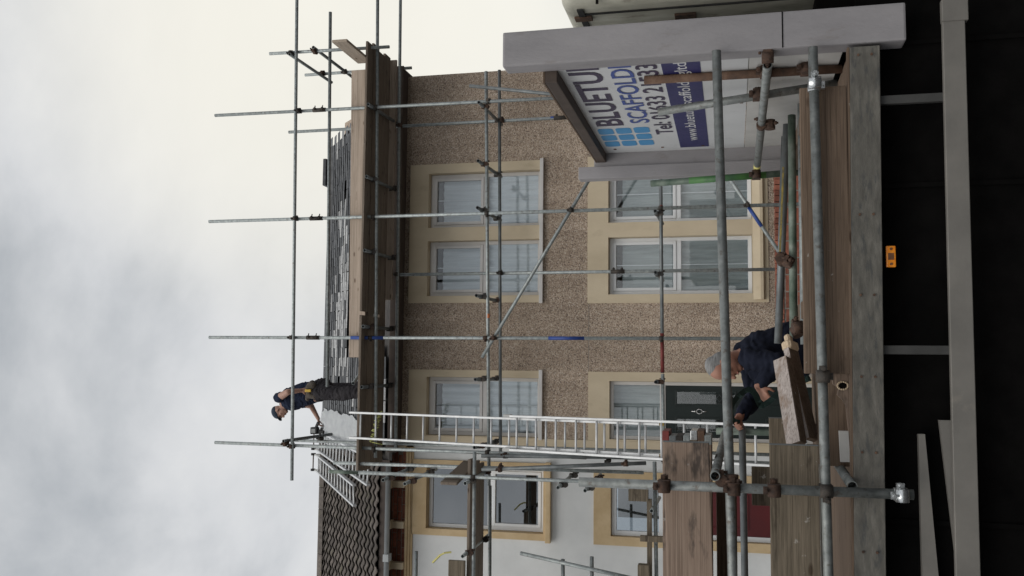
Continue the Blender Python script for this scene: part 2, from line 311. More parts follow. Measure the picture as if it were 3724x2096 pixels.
def tag(o, label, cat, group=None):
    o['label'] = label; o['category'] = cat
    if group: o['group'] = group
    return o

def thing(name, loc, label, cat, group=None):
    o = bpy.data.objects.new(name, None); COL.objects.link(o)
    o.empty_display_size = 0.2
    o.location = loc; ORIGIN[o.name] = Vector(loc)
    return tag(o, label, cat, group)

class MB:
    def __init__(s): s.bm = bmesh.new()
    def hexa(s, p):
        v = [s.bm.verts.new(q) for q in p]
        for f in ((0, 3, 2, 1), (4, 5, 6, 7), (0, 1, 5, 4), (1, 2, 6, 5), (2, 3, 7, 6), (3, 0, 4, 7)):
            s.bm.faces.new([v[i] for i in f])
        return v
    def box(s, x0, x1, y0, y1, z0, z1, bev=0.0):
        v = s.hexa([(x0, y0, z0), (x1, y0, z0), (x1, y1, z0), (x0, y1, z0), (x0, y0, z1), (x1, y0, z1), (x1, y1, z1), (x0, y1, z1)])
        if bev:
            es = set(e for q in v for e in q.link_edges)
            bmesh.ops.bevel(s.bm, geom=list(es), offset=bev, segments=2, affect='EDGES', profile=0.6)
        return s
    def obox(s, p0, p1, w, h, up=(0, 0, 1), bev=0.0, roll=0.0):
        """box from p0 to p1 with width w (sideways) and height h (along up)"""
        p0, p1 = Vector(p0), Vector(p1)
        d = (p1 - p0).normalized(); up = Vector(up)
        sd = d.cross(up).normalized(); u = sd.cross(d).normalized()
        if roll:
            q = Matrix.Rotation(roll, 3, d); sd = q @ sd; u = q @ u
        a, b = sd * w / 2, u * h / 2
        v = s.hexa([p0 - a - b, p0 + a - b, p1 + a - b, p1 - a - b, p0 - a + b, p0 + a + b, p1 + a + b, p1 - a + b])
        if bev:
            es = set(e for q in v for e in q.link_edges)
            bmesh.ops.bevel(s.bm, geom=list(es), offset=bev, segments=1, affect='EDGES', profile=0.5)
        return s
    def tube(s, p0, p1, r=0.0242, n=14, hollow=True, r1=None):
        p0, p1 = Vector(p0), Vector(p1)
        r1 = r if r1 is None else r1
        d = (p1 - p0).normalized()
        a = d.orthogonal().normalized(); b = d.cross(a)
        def ring(c, rr): return [s.bm.verts.new(c + (a * math.cos(2 * math.pi * i / n) + b * math.sin(2 * math.pi * i / n)) * rr) for i in range(n)]
        A, B = ring(p0, r), ring(p1, r1)
        for i in range(n):
            j = (i + 1) % n
            s.bm.faces.new((A[i], A[j], B[j], B[i])).smooth = True
        if hollow and (p1 - p0).length > 0.1:
            for E, c, rr, dd in ((A, p0, r, d), (B, p1, r1, -d)):
                I = ring(c, rr * 0.83); K = ring(c + dd * 0.09, rr * 0.83)
                for i in range(n):
                    j = (i + 1) % n
                    s.bm.faces.new((E[i], E[j], I[j], I[i])); s.bm.faces.new((I[i], I[j], K[j], K[i]))
                s.bm.faces.new(K)
        else:
            s.bm.faces.new(A); s.bm.faces.new(B)
        return s
    def prism(s, pts, off):
        """closed outline extruded by vector off"""
        off = Vector(off)
        A = [s.bm.verts.new(p) for p in pts]; B = [s.bm.verts.new(Vector(p) + off) for p in pts]
        n = len(pts)
        s.bm.faces.new(A); s.bm.faces.new(B[::-1])
        for i in range(n):
            j = (i + 1) % n
            s.bm.faces.new((A[j], A[i], B[i], B[j]))
        return s
    def quad(s, *p):
        s.bm.faces.new([s.bm.verts.new(q) for q in p]); return s
    def sphere(s, c, r, sc=(1, 1, 1), seg=12, rings=8, rot=None):
        mt = Matrix.Translation(c) @ (rot.to_4x4() if rot else Matrix()) @ Matrix.Diagonal((r * sc[0], r * sc[1], r * sc[2], 1))
        g = bmesh.ops.create_uvsphere(s.bm, u_segments=seg, v_segments=rings, radius=1, matrix=mt)
        for v in g['verts']:
            for f in v.link_faces: f.smooth = True
        return s
    def mesh(s, name):
        bmesh.ops.recalc_face_normals(s.bm, faces=s.bm.faces)
        me = bpy.data.meshes.new(name); s.bm.to_mesh(me); s.bm.free(); return me
    def build(s, name, mat, parent=None, kind=None, label=None):
        return link(name, s.mesh(name), mat, parent, kind, label)

def link(name, me, mat, parent=None, kind=None, label=None):
    if mat is not None and not me.materials: me.materials.append(M[mat] if isinstance(mat, str) else mat)
    o = bpy.data.objects.new(name, me); COL.objects.link(o)
    if parent is not None: wparent(o, parent)
    if kind: o['kind'] = kind
    if label: o['label'] = label
    return o

def place(name, me, parent, loc, rot=(0, 0, 0), scale=(1, 1, 1)):
    o = bpy.data.objects.new(name, me); COL.objects.link(o)
    o.location = loc; o.rotation_euler = rot; o.scale = scale
    if parent is not None: wparent(o, parent)
    return o

def tube(parent, name, p0, p1, mat='galv', n=14, r=0.0242):
    return MB().tube(p0, p1, r, n).build(name, mat, parent)

def band(parent, p0, p1, mat, name='paint_band'):
    return MB().tube(p0, p1, 0.0249, 16, hollow=False).build(name, mat, parent)

def coupler_mesh(mat, nm):
    b = MB()
    b.tube((0, 0, -0.03), (0, 0, 0.03), 0.0315, 10, False)
    b.tube((-0.03, -0.052, 0), (0.03, -0.052, 0), 0.0315, 10, False)
    b.box(-0.024, 0.024, -0.045, -0.012, -0.024, 0.024)
    b.box(0.026, 0.052, -0.012, 0.012, -0.018, 0.018)
    b.tube((0.04, -0.03, 0), (0.04, 0.045, 0), 0.008, 6, False)
    b.tube((0.04, 0.018, 0), (0.04, 0.034, 0), 0.014, 6, False)
    b.box(-0.018, 0.018, -0.064, -0.04, 0.026, 0.052)
    b.tube((0, -0.1, 0.04), (0, -0.02, 0.04), 0.008, 6, False)
    b.tube((0, -0.09, 0.04), (0, -0.074, 0.04), 0.014, 6, False)
    me = b.mesh(nm); me.materials.append(M[mat]); return me
CPL = coupler_mesh('coupler', 'coupler')
CPL_R = coupler_mesh('rust_dark', 'rusty_coupler')
CPL_Z = coupler_mesh('zinc', 'zinc_coupler')
def coupler(parent, loc, rot=(0, 0, 0), me=None):
    return place('coupler', me or (CPL if random.random() < 0.6 else CPL_R), parent, loc, rot)
def sleeve(parent, loc, rot=(0, 0, 0)):
    """in-line sleeve coupler with two bolts"""
    return place('sleeve_coupler', SLV, parent, loc, rot)
b = MB(); b.tube((0, 0, -0.1), (0, 0, 0.1), 0.031, 12, False)
for zz in (-0.06, 0.06):
    b.box(0.026, 0.05, -0.012, 0.012, zz - 0.018, zz + 0.018); b.tube((0.04, -0.03, zz), (0.04, 0.05, zz), 0.008, 6, False); b.tube((0.06, 0, zz), (0.02, 0, zz), 0.012, 6, False)
SLV = b.mesh('sleeve_coupler'); SLV.materials.append(M['coupler'])

def grid_wall(mb, xs0, xs1, z0, z1, holes, yf, yb):
    """front face at yf, back at yb, rectangular holes with their reveals"""
    xs = sorted(set([xs0, xs1] + [h[0] for h in holes] + [h[1] for h in holes]))
    zs = sorted(set([z0, z1] + [h[2] for h in holes] + [h[3] for h in holes]))
    def solid(i, j):
        if i < 0 or j < 0 or i >= len(xs) - 1 or j >= len(zs) - 1: return False
        cx, cz = (xs[i] + xs[i + 1]) / 2, (zs[j] + zs[j + 1]) / 2
        return not any(h[0] < cx < h[1] and h[2] < cz < h[3] for h in holes)
    for i in range(len(xs) - 1):
        for j in range(len(zs) - 1):
            if not solid(i, j): continue
            a, c, d, f = xs[i], xs[i + 1], zs[j], zs[j + 1]
            mb.quad((a, yf, d), (c, yf, d), (c, yf, f), (a, yf, f))
            mb.quad((a, yb, d), (a, yb, f), (c, yb, f), (c, yb, d))
            if not solid(i - 1, j): mb.quad((a, yf, d), (a, yf, f), (a, yb, f), (a, yb, d))
            if not solid(i + 1, j): mb.quad((c, yf, d), (c, yb, d), (c, yb, f), (c, yf, f))
            if not solid(i, j - 1): mb.quad((a, yf, d), (a, yb, d), (c, yb, d), (c, yf, d))
            if not solid(i, j + 1): mb.quad((a, yf, f), (c, yf, f), (c, yb, f), (a, yb, f))
    bmesh.ops.remove_doubles(mb.bm, verts=mb.bm.verts, dist=1e-5)
    return mb

def frame_box(mb, x0, x1, z0, z1, t, y0, y1, bev=0.004):
    mb.box(x0, x1, y0, y1, z0, z0 + t, bev); mb.box(x0, x1, y0, y1, z1 - t, z1, bev)
    mb.box(x0, x0 + t, y0 + .001, y1 - .001, z0 + t, z1 - t, bev); mb.box(x1 - t, x1, y0 + .001, y1 - .001, z0 + t, z1 - t, bev)
    return mb

def curtain_mesh(mb, x0, x1, z0, z1, y, amp=0.018, waves=9):
    n = 48; prev = None
    for i in range(n + 1):
        t = i / n; x = x0 + (x1 - x0) * t
        w = amp * math.sin(t * waves * 6.283 + 1.3 * math.sin(t * 7)) + amp * 0.5 * math.sin(t * 31 + 1)
        lo = mb.bm.verts.new((x + 0.01 * math.sin(t * 23), y + w * 1.3, z0)); hi = mb.bm.verts.new((x, y + w, z1))
        if prev: mb.bm.faces.new((prev[0], lo, hi, prev[1])).smooth = True
        prev = (lo, hi)
    return mb

# ================================================================ SETTING
b = MB(); b.quad((-400, -400, 0), (400, -400, 0), (400, 400, 0), (-400, 400, 0))
b.build('ground', 'asphalt', kind='structure')
pv = MB(); pv.box(-60, 60, 8.6, 12.6, 0.0, 0.12); pv.build('pavement', 'paving', kind='structure')
kb = MB(); kb.box(-60, 60, 8.46, 8.598, 0.0, 0.125, 0.01); kb.build('kerb', 'kerb', kind='structure')
fy = MB(); fy.box(-60, 60, 13.0, 13.74, 0.0, 0.14); fy.build('front_yard', 'paving', kind='structure')

YW = 13.75     # face of the terrace
# ---------------------------------------------------------------- pebbledashed house
H1 = thing('terraced_house', (1.7, YW, 0), 'beige pebbledashed terraced house with cream window surrounds and slate roof', 'house')
UP1, UP2, UP3 = (2.16, 3.02, 4.43, 6.22), (1.09, 1.95, 4.43, 6.22), (-1.05, -0.16, 4.42, 6.20)
LO1, LO2, DR = (2.165, 3.02, 1.31, 3.39), (1.09, 1.945, 1.31, 3.39), (-1.06, -0.19, 0.15, 3.37)
grow = lambda h, g=0.03: (h[0] - g, h[1] + g, h[2] - g, h[3] + g)
w = grid_wall(MB(), -1.06, 4.61, 0, 6.62, [grow(h) for h in (UP1, UP2, LO1, LO2)] + [(-1.06, -0.13, 4.39, 6.23), (-1.06, -0.16, 0, 3.40)], YW, YW + 0.3)
w.build('front_wall', 'pebble', H1)
w = MB(); w.box(4.33, 4.61, YW + 0.3, 18.8, 0, 6.62)
w.prism([(4.33, YW + 0.3, 6.62), (4.33, 18.8, 6.62), (4.33, 16.2, 8.75)], (0.28, 0, 0)); w.build('gable_wall', 'pebble', H1)
w = MB(); w.box(-1.3, 4.33, 18.5, 18.8, 0, 6.62); w.build('back_wall', 'pebble', H1)
# fine cast line between the storeys
w = MB(); w.box(0.97 - 1.0, 0.955, YW - 0.004, YW, 3.678, 3.686); w.box(3.17, 4.61, YW - 0.004, YW, 3.678, 3.686); w.build('string_line', 'mortar', H1)
# cream party strip at the left end
w = MB(); w.box(-1.2, -1.062, YW - 0.012, YW + 0.2, 0, 6.62); w.build('party_strip', 'cream', H1)

def surround(parent, x0, x1, z0, z1, holes, name='window_surround', mat='cream', proud=0.018, back=0.18):
    return grid_wall(MB(), x0, x1, z0, z1, holes, YW - proud, YW + back).build(name, mat, parent)
surround(H1, 0.98, 3.165, 4.40, 6.525, [UP1, UP2])
surround(H1, -1.06, -0.05, 4.385, 6.49, [UP3])
surround(H1, 0.96, 3.18, 1.085, 3.70, [LO1, LO2])
surround(H1, -1.06, -0.055, 0.14, 3.685, [(-1.04, -0.19, 0.14, 3.37)], 'door_surround')
# splayed sill under the lower windows
b = MB(); b.prism([(1.0, YW - 0.018, 1.30), (1.0, YW - 0.09, 1.20), (1.0, YW - 0.09, 1.16), (1.0, YW - 0.018, 1.13)], (2.14, 0, 0)); b.build('window_sill', 'cream', H1)
for x0, x1, zz in ((0.985, 3.16, 4.385), (-1.055, -0.055, 4.38)):
    b = MB(); b.box(x0 - .02, x1 + .02, YW - 0.07, YW - 0.0185, zz - 0.01, zz + 0.045, 0.006); b.build('window_sill', 'upvc', H1)

rs0 = random.Random(5)
def window(parent, h, split, mat='upvc', cur='curtain', top_sash=True, glass='glass', bar=True, cov=1.0, name='window'):
    x0, x1, z0, z1 = h
    yf = YW + 0.115
    f = MB(); frame_box(f, x0 + .003, x1 - .003, z0 + .003, z1 - .003, 0.055, yf, yf + 0.06)
    f.box(x0 + .058, x1 - .058, yf + .001, yf + .059, split - 0.035, split + 0.035, 0.004)
    wd = f.build(name, mat, parent)
    s = MB()
    if top_sash: frame_box(s, x0 + .06, x1 - .06, split + .037, z1 - .06, 0.045, yf - 0.012, yf + 0.05)
    else: frame_box(s, x0 + .06, x1 - .06, z0 + .06, split - .037, 0.045, yf - 0.012, yf + 0.05)
    s.build('sash', mat, wd)
    a = 0.104 if top_sash else 0.06
    c = 0.06 if top_sash else 0.104
    g = MB(); g.box(x0 + a, x1 - a, yf + .028, yf + .034, split + (.08 if top_sash else .035), z1 - a); g.build('pane', glass, wd)
    g = MB(); g.box(x0 + c, x1 - c, yf + .030, yf + .036, z0 + c, split - (.08 if not top_sash else .035)); g.build('pane', glass, wd)
    if bar:
        xm = (x0 + x1) / 2 + 0.02
        g = MB(); g.box(xm - .006, xm + .006, yf + .038, yf + .044, split + .036, z1 - .056); g.build('glazing_bar', 'upvc2', wd)
        g = MB(); g.box(xm - .006, xm + .006, yf + .038, yf + .044, z0 + .056, split - .036); g.build('glazing_bar', 'upvc2', wd)
    if cur:
        g = MB(); curtain_mesh(g, x0 + .0, x1 - .0, z0, z1 - 0.19, yf + 0.085, 0.014 + 0.006 * rs0.random(), rs0.choice((4, 5, 6))); g.build('curtain', cur, wd)
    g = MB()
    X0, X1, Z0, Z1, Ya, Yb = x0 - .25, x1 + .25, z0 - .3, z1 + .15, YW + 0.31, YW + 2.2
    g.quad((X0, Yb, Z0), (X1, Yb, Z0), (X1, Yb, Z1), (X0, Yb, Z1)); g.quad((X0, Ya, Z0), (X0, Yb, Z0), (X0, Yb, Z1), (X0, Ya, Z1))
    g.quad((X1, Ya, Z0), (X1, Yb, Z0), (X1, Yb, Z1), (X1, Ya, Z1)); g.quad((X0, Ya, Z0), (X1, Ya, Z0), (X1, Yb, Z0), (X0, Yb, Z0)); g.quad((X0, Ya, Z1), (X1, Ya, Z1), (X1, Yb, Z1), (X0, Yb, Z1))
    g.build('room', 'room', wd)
    return wd
for h in (UP1, UP2): window(H1, h, 5.318)
window(H1, UP3, 5.30)
for h in (LO1, LO2): window(H1, h, 2.36, 'upvc2', 'net', True)

# front door with transom light
b = MB(); frame_box(b, -1.037, -0.193, 0.145, 3.367, 0.05, YW + 0.06, YW + 0.125)
b.box(-0.987, -0.243, YW + .061, YW + .124, 2.56, 2.64, 0.004)
dr = b.build('front_door_frame', 'upvc', H1)
b = MB(); b.box(-0.985, -0.245, YW + 0.085, YW + 0.09, 2.64, 3.318); b.build('transom_pane', 'glass', dr)
b = MB(); curtain_mesh(b, -1.0, -0.23, 2.6, 3.33, YW + 0.2, 0.008, 5); b.build('transom_curtain', 'net', dr)
fd = MB(); fd.box(-0.985, -0.245, YW + 0.075, YW + 0.12, 0.2, 2.555, 0.003).build('front_door', 'green_door', H1)
fd = bpy.data.objects['front_door']
for x0, x1, z0, z1 in ((-0.53, -0.31, 1.55, 2.42), (-0.92, -0.70, 1.55, 2.42), (-0.53, -0.31, 0.4, 1.15), (-0.92, -0.70, 0.4, 1.15)):
    frame_box(MB(), x0, x1, z0, z1, 0.025, YW + 0.062, YW + 0.0745).build('panel_moulding', 'green_door', fd)
for x0, x1 in ((-0.505, -0.335), (-0.895, -0.725)):
    g = MB(); g.box(x0, x1, YW + 0.068, YW + 0.0745, 1.575, 2.395); pn = g.build('leaded_pane', 'glass', fd)
    g = MB()
    xm = (x0 + x1) / 2
    for k in range(9):
        z0 = 1.62 + k * 0.085
        g.obox((xm - .05, YW + .066, z0), (xm, YW + .066, z0 + .042), .004, .004, (0, 1, 0)); g.obox((xm + .05, YW + .066, z0), (xm, YW + .066, z0 + .042), .004, .004, (0, 1, 0))
        g.obox((xm - .05, YW + .066, z0), (xm, YW + .066, z0 - .042), .004, .004, (0, 1, 0)); g.obox((xm + .05, YW + .066, z0), (xm, YW + .066, z0 - .042), .004, .004, (0, 1, 0))
    g.build('leading', 'galv_dark', fd)
b = MB()
for k in range(14):
    a0, a1 = k / 14 * 6.283, (k + 1) / 14 * 6.283
    b.tube((-0.613 + .032 * math.cos(a0), YW + .055, 2.075 + .042 * math.sin(a0)), (-0.613 + .032 * math.cos(a1), YW + .055, 2.075 + .042 * math.sin(a1)), .0055, 6, False)
b.sphere((-0.613, YW + .06, 2.14), .016); b.tube((-0.613, YW + .06, 2.10), (-0.613, YW + .06, 2.19), .006, 6, False); b.tube((-0.613, YW + .06, 1.97), (-0.613, YW + .06, 2.04), .006, 6, False)
b.build('door_knocker', 'silver', fd)
b = MB(); b.box(-1.1, -0.15, YW - 0.35, YW - 0.02, 0.14, 0.24, 0.01); b.build('door_step', 'paving', H1)

# eaves and roof
SL1 = (9.02 - 6.72) / (16.2 - 13.40)
rz1 = lambda y: 6.72 + SL1 * (y - 13.40)
b = MB(); b.box(-1.3, 4.68, 13.45, YW + 0.3, 6.60, 6.66); b.build('soffit', 'soffit', H1)
b = MB(); b.box(-1.3, 4.68, 13.415, 13.445, 6.56, 6.70); b.build('fascia', 'soffit', H1)
rf = MB()
rf.hexa([(-1.42, 13.42, 6.62), (4.66, 13.42, 6.62), (4.15, 16.2, 8.90), (-1.42, 16.2, 8.90), (-1.42, 13.42, 6.67), (4.66, 13.42, 6.67), (4.15, 16.2, 8.95), (-1.42, 16.2, 8.95)])
rf.hexa([(-1.42, 16.2, 8.92), (4.15, 16.2, 8.92), (4.66, 19.0, 6.64), (-1.42, 19.0, 6.64), (-1.42, 16.2, 8.97), (4.15, 16.2, 8.97), (4.66, 19.0, 6.69), (-1.42, 19.0, 6.69)])
roof = rf.build('roof', 'roof_felt', H1)
ang1 = math.atan(SL1)
def slate_me(mat, nm, wdt, seed):
    rs = random.Random(seed)
    x = wdt / 2; t = 0.008; L = 0.19
    j = lambda a: rs.uniform(-a, a)
    p = [(-x, 0 + j(.008), 0), (x, 0 + j(.008), 0), (x, L, 0), (-x, L, 0), (-x + j(.004), 0 + j(.006), t), (x + j(.004), 0 + j(.006), t), (x, L, t * .6), (-x, L, t * .6)]
    mb_ = MB(); mb_.hexa(p); me = mb_.mesh(nm); me.materials.append(M[mat]); return me
SLD = [slate_me('slate', 'dark_slate', 0.325, k) for k in range(3)]
SLP = [slate_me('slate_pale', 'pale_slate', 0.325, 9 + k) for k in range(3)]
SG = 0.128
rs = random.Random(31)
def pale_zone(x, y):
    # lime-whitened slates lie in one long worn patch of the slope
    f = math.exp(-((x - 1.3) / 1.5) ** 2) * math.exp(-((y - 15.35) / 0.42) ** 2)
    return f
n_slate = 0
for row in range(30):
    s = 0.03 + row * SG * math.cos(ang1)
    y = 13.40 + s
    if y > 16.12: break
    x = -1.36 + (0.167 if row % 2 else 0.0)
    while x < 4.62 - (y - 13.4) * 0.17:
        if x < 0.3 and not (-1.42 < x < -0.9 and y > 14.25) or y > 15.1:
            if rs.random() > 0.015:
                pz = pale_zone(x, y)
                pale = rs.random() < pz * 0.95 + 0.05
                me = rs.choice(SLP if pale else SLD)
                place('slate', me, roof, (x + rs.uniform(-.006, .006), y, rz1(y) + rs.uniform(0, .004)), (ang1 - 0.075 + rs.uniform(-.008, .008), rs.uniform(-.01, .01), rs.uniform(-.035, .035)))
                n_slate += 1
        x += 0.334
# ridge tiles
for k in range(12):
    x0 = -1.4 + k * 0.462
    m_ = MB()
    m_.prism([(x0, 16.05, 8.88), (x0, 16.1, 8.99), (x0, 16.17, 9.045), (x0, 16.23, 9.045), (x0, 16.3, 8.99), (x0, 16.35, 8.88), (x0, 16.33, 8.88), (x0, 16.2, 9.01), (x0, 16.07, 8.88)], (0.457, 0, 0))
    m_.build('ridge_tile', 'slate', roof)
b = MB(); b.box(3.52, 3.95, 16.5, 17.0, 8.3, 9.23, 0.01); ch = b.build('chimney', 'soffit', roof)
b = MB(); b.box(3.47, 4.0, 16.45, 17.05, 9.23, 9.30, 0.015); b.build('chimney_cap', 'slate', H1)

# ---------------------------------------------------------------- white rendered house
H2 = thing('terraced_house', (-3.0, YW, 0), 'white rendered terraced house with ochre surrounds and brown tiled roof', 'house')
WU, WD = (-2.452, -1.51, 4.35, 6.17), (-2.432, -1.62, 0.15, 3.35)
grid_wall(MB(), -6.5, -1.2, 0, 6.40, [grow(WU), (WD[0] - .03, WD[1] + .03, 0, WD[3] + .03)], YW, YW + 0.3).build('front_wall', 'render_white', H2)
surround(H2, -2.55, -1.42, 4.24, 6.40, [WU], mat='ochre', proud=0.03)
surround(H2, -2.56, -1.50, 0.14, 3.60, [(WD[0], WD[1], 0.14, WD[3])], 'door_surround', 'ochre', 0.03)
b = MB(); b.box(-2.57, -1.40, YW - 0.1, YW - 0.031, 4.23, 4.31, 0.01); b.build('window_sill', 'ochre', H2)
window(H2, WU, 5.20, 'upvc2', None, False, 'glass_dark', False)
b = MB(); frame_box(b, WD[0] + .003, WD[1] - .003, 0.145, WD[3] - .003, 0.07, YW + 0.06, YW + 0.12); b.box(WD[0] + .07, WD[1] - .07, YW + .061, YW + .119, 2.58, 2.66)
df = b.build('door_frame', 'upvc2', H2)
b = MB(); b.box(WD[0] + .07, WD[1] - .07, YW + .085, YW + .09, 2.66, 3.28); b.build('transom_pane', 'glass_dark', df)
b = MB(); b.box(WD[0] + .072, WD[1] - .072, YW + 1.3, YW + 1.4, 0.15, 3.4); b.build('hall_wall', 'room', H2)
b = MB(); b.box(WD[0] + .072, WD[1] - .072, YW + .075, YW + .115, 0.2, 2.578, 0.003); rd = b.build('red_door', 'red_door', H2)
for z0, z1 in ((0.4, 1.1), (1.4, 2.4)): frame_box(MB(), WD[0] + .16, WD[1] - .16, z0, z1, 0.03, YW + .06, YW + .0745).build('panel_moulding', 'red_door', rd)
# cornice, brick frieze and corbels
b = MB()
for k, (z0, z1, pr) in enumerate(((6.385, 6.415, 0.03), (6.416, 6.45, 0.055), (6.451, 6.49, 0.08))):
    b.box(-6.5, -1.24, YW - pr, YW + 0.05, z0, z1, 0.006)
b.build('cornice', 'ochre', H2)
b = MB(); b.box(-6.5, -1.24, YW - 0.005, YW + 0.3, 6.491, 6.80); fr = b.build('frieze', 'mortar', H2)
bm_ = MB(); bm_.box(-0.103, 0.103, -0.006, 0.02, -0.03, 0.03, 0.003); BRK = bm_.mesh('brick'); BRK.materials.append(M['brick'])
for r_ in range(4):
    for c_ in range(12):
        x = -1.36 - c_ * 0.216 - (0.108 if r_ % 2 else 0)
        place('brick', BRK, fr, (x, YW - 0.008, 6.528 + r_ * 0.072))
for x in (-1.20, -1.80, -2.41, -3.02, -3.63):
    b = MB(); b.box(x - .05, x + .05, YW - 0.13, YW - 0.0145, 6.491, 6.69, 0.008); b.box(x - .062, x + .062, YW - 0.16, YW - 0.0145, 6.691, 6.73, 0.004); b.build('corbel', 'cream', H2)
b = MB(); b.box(-6.5, -1.42, 13.44, YW + .3, 6.73, 6.77); b.box(-6.5, -1.42, 13.42, 13.439, 6.66, 6.80); b.build('fascia', 'soffit', H2)
# half-round gutter
b = MB(); n = 10; prev = None
for x in (-6.5, -1.50):
    pts = [b.bm.verts.new((x, 13.36 - .052 * math.cos(math.pi * i / n), 6.675 - .058 * math.sin(math.pi * i / n))) for i in range(n + 1)]
    pin = [b.bm.verts.new((x, 13.36 - .047 * math.cos(math.pi * i / n), 6.675 - .052 * math.sin(math.pi * i / n))) for i in range(n + 1)]
    if prev:
        for i in range(n):
            b.bm.faces.new((prev[0][i], prev[0][i + 1], pts[i + 1], pts[i])).smooth = True
            b.bm.faces.new((prev[1][i], pin[i], pin[i + 1], prev[1][i + 1])).smooth = True
    prev = (pts, pin)
    for i in range(n): b.bm.faces.new((pts[i], pts[i + 1], pin[i + 1], pin[i]))
gt = b.build('gutter', 'gutter', H2)
b = MB(); b.box(-2.9, -2.79, 13.295, 13.43, 6.60, 6.69, 0.006); b.build('gutter_union', 'gutter', gt)
SL2 = (8.98 - 6.82) / (16.2 - 13.42)
ang2 = math.atan(SL2)
rz2 = lambda y: 6.82 + SL2 * (y - 13.42)
b = MB()
b.hexa([(-6.5, 13.44, 6.74), (-1.424, 13.44, 6.74), (-1.424, 16.2, 8.88), (-6.5, 16.2, 8.88), (-6.5, 13.44, 6.79), (-1.424, 13.44, 6.79), (-1.424, 16.2, 8.93), (-6.5, 16.2, 8.93)])
b.hexa([(-6.5, 16.2, 8.88), (-1.424, 16.2, 8.88), (-1.424, 19, 6.7), (-6.5, 19, 6.7), (-6.5, 16.2, 8.93), (-1.424, 16.2, 8.93), (-1.424, 19, 6.75), (-6.5, 19, 6.75)])
roof2 = b.build('roof', 'roof_felt', H2)
def tile_me(seed):
    rs_ = random.Random(seed)
    mb_ = MB(); W_, L_, t_ = 0.184, 0.28, 0.012; n_ = 8
    top, bot = [], []
    for yy, lift in ((0.0, 0.020), (L_, 0.0)):
        ru, rl = [], []
        for i in range(n_ + 1):
            u = i / n_; x = -W_ / 2 + W_ * u
            h = 0.014 * math.sin(u * 2 * math.pi + 0.5)
            tongue = -0.022 * max(0, math.sin(u * 2 * math.pi - 2.2)) if yy == 0 else 0
            ru.append(mb_.bm.verts.new((x, yy + tongue + rs_.uniform(-.003, .003), h + lift + t_))); rl.append(mb_.bm.verts.new((x, yy + tongue, h + lift)))
        top.append(ru); bot.append(rl)
    for i in range(n_):
        mb_.bm.faces.new((top[0][i], top[0][i + 1], top[1][i + 1], top[1][i])).smooth = True
        mb_.bm.faces.new((bot[0][i], bot[1][i], bot[1][i + 1], bot[0][i + 1]))
        mb_.bm.faces.new((top[0][i], bot[0][i], bot[0][i + 1], top[0][i + 1]))
        mb_.bm.faces.new((top[1][i], top[1][i + 1], bot[1][i + 1], bot[1][i]))
    mb_.bm.faces.new((top[0][0], top[1][0], bot[1][0], bot[0][0])); mb_.bm.faces.new((top[0][-1], bot[0][-1], bot[1][-1], top[1][-1]))
    me = mb_.mesh('roof_tile'); me.materials.append(M['tile']); return me
TIL = [tile_me(k) for k in range(3)]
for row in range(18):
    y = 13.40 + row * 0.222 * math.cos(ang2)
    if y > 16.1: break
    for c_ in range(17):
        x = -1.515 - c_ * 0.174
        place('roof_tile', rs.choice(TIL), roof2, (x + rs.uniform(-.004, .004), y, rz2(y) + rs.uniform(-.003, .006)), (ang2 - 0.06 + rs.uniform(-.012, .012), rs.uniform(-.015, .015), rs.uniform(-.012, .012)))
for k in range(7):
    x0 = -1.43 - (k + 1) * 0.4
    m_ = MB()
    m_.prism([(x0, 16.04, 8.92), (x0, 16.1, 9.02), (x0, 16.17, 9.07), (x0, 16.23, 9.07), (x0, 16.3, 9.02), (x0, 16.36, 8.92), (x0, 16.33, 8.92), (x0, 16.2, 9.03), (x0, 16.07, 8.92)], (0.39, 0, 0))
    m_.build('ridge_tile', 'tile', roof2)

# ---------------------------------------------------------------- low garden wall with brick-on-edge coping
GW = thing('garden_wall', (1.8, 12.85, 0), 'low red brick garden wall below the ground floor windows', 'wall')
b = MB(); b.box(-0.1, 4.6, 12.78, 12.96, 0, 0.925); core = b.build('wall_core', 'mortar', GW)
bm_ = MB(); bm_.box(-0.033, 0.033, -0.11, 0.11, 0.0, 0.105, 0.004); CPB = bm_.mesh('coping_brick'); CPB.materials.append(M['brick'])
for k in range(62):
    x = -0.06 + k * 0.0755
    place('coping_brick', CPB, core, (x, 12.87 + rs.uniform(-.004, .004), 0.928 + rs.uniform(-.003, .003)), (0, 0, rs.uniform(-.02, .02)))
for r_ in range(3):
    for c_ in range(20):
        place('brick', BRK, core, (0.02 + c_ * 0.225 + (0.11 if r_ % 2 else 0), 12.778, 0.875 - r_ * 0.075))

# ================================================================ MAIN SCAFFOLD
YN, YF = 12.5, 13.35
S1 = thing('scaffold', (1.5, YN, 0), 'steel tube scaffold with boarded eaves platform fronting the pebbledashed house', 'scaffold')
G = (0.12 + 1e-3)
for xt, xb, zt in ((3.785, 3.72, 9.25), (2.15, 2.15, 9.285), (0.40, 0.40, 9.21), (-1.15, -1.20, 9.05)):
    tube(S1, 'standard', (xb, YN, G), (xt, YN, zt))
    bp_ = MB(); bp_.box(xb - .075, xb + .075, YN - .075, YN + .075, 0.12, 0.126); bp_.build('base_plate', 'galv', S1)
for x, zt in ((3.70, 8.45), (1.39, 6.58), (-1.16, 8.2)):
    tube(S1, 'standard', (x, YF, 0.141), (x, YF, zt))
tube(S1, 'standard', (4.66, YN, 6.45), (4.69, YN, 8.37))
tube(S1, 'standard', (4.66, 13.48, 6.45), (4.66, 13.48, 8.26))
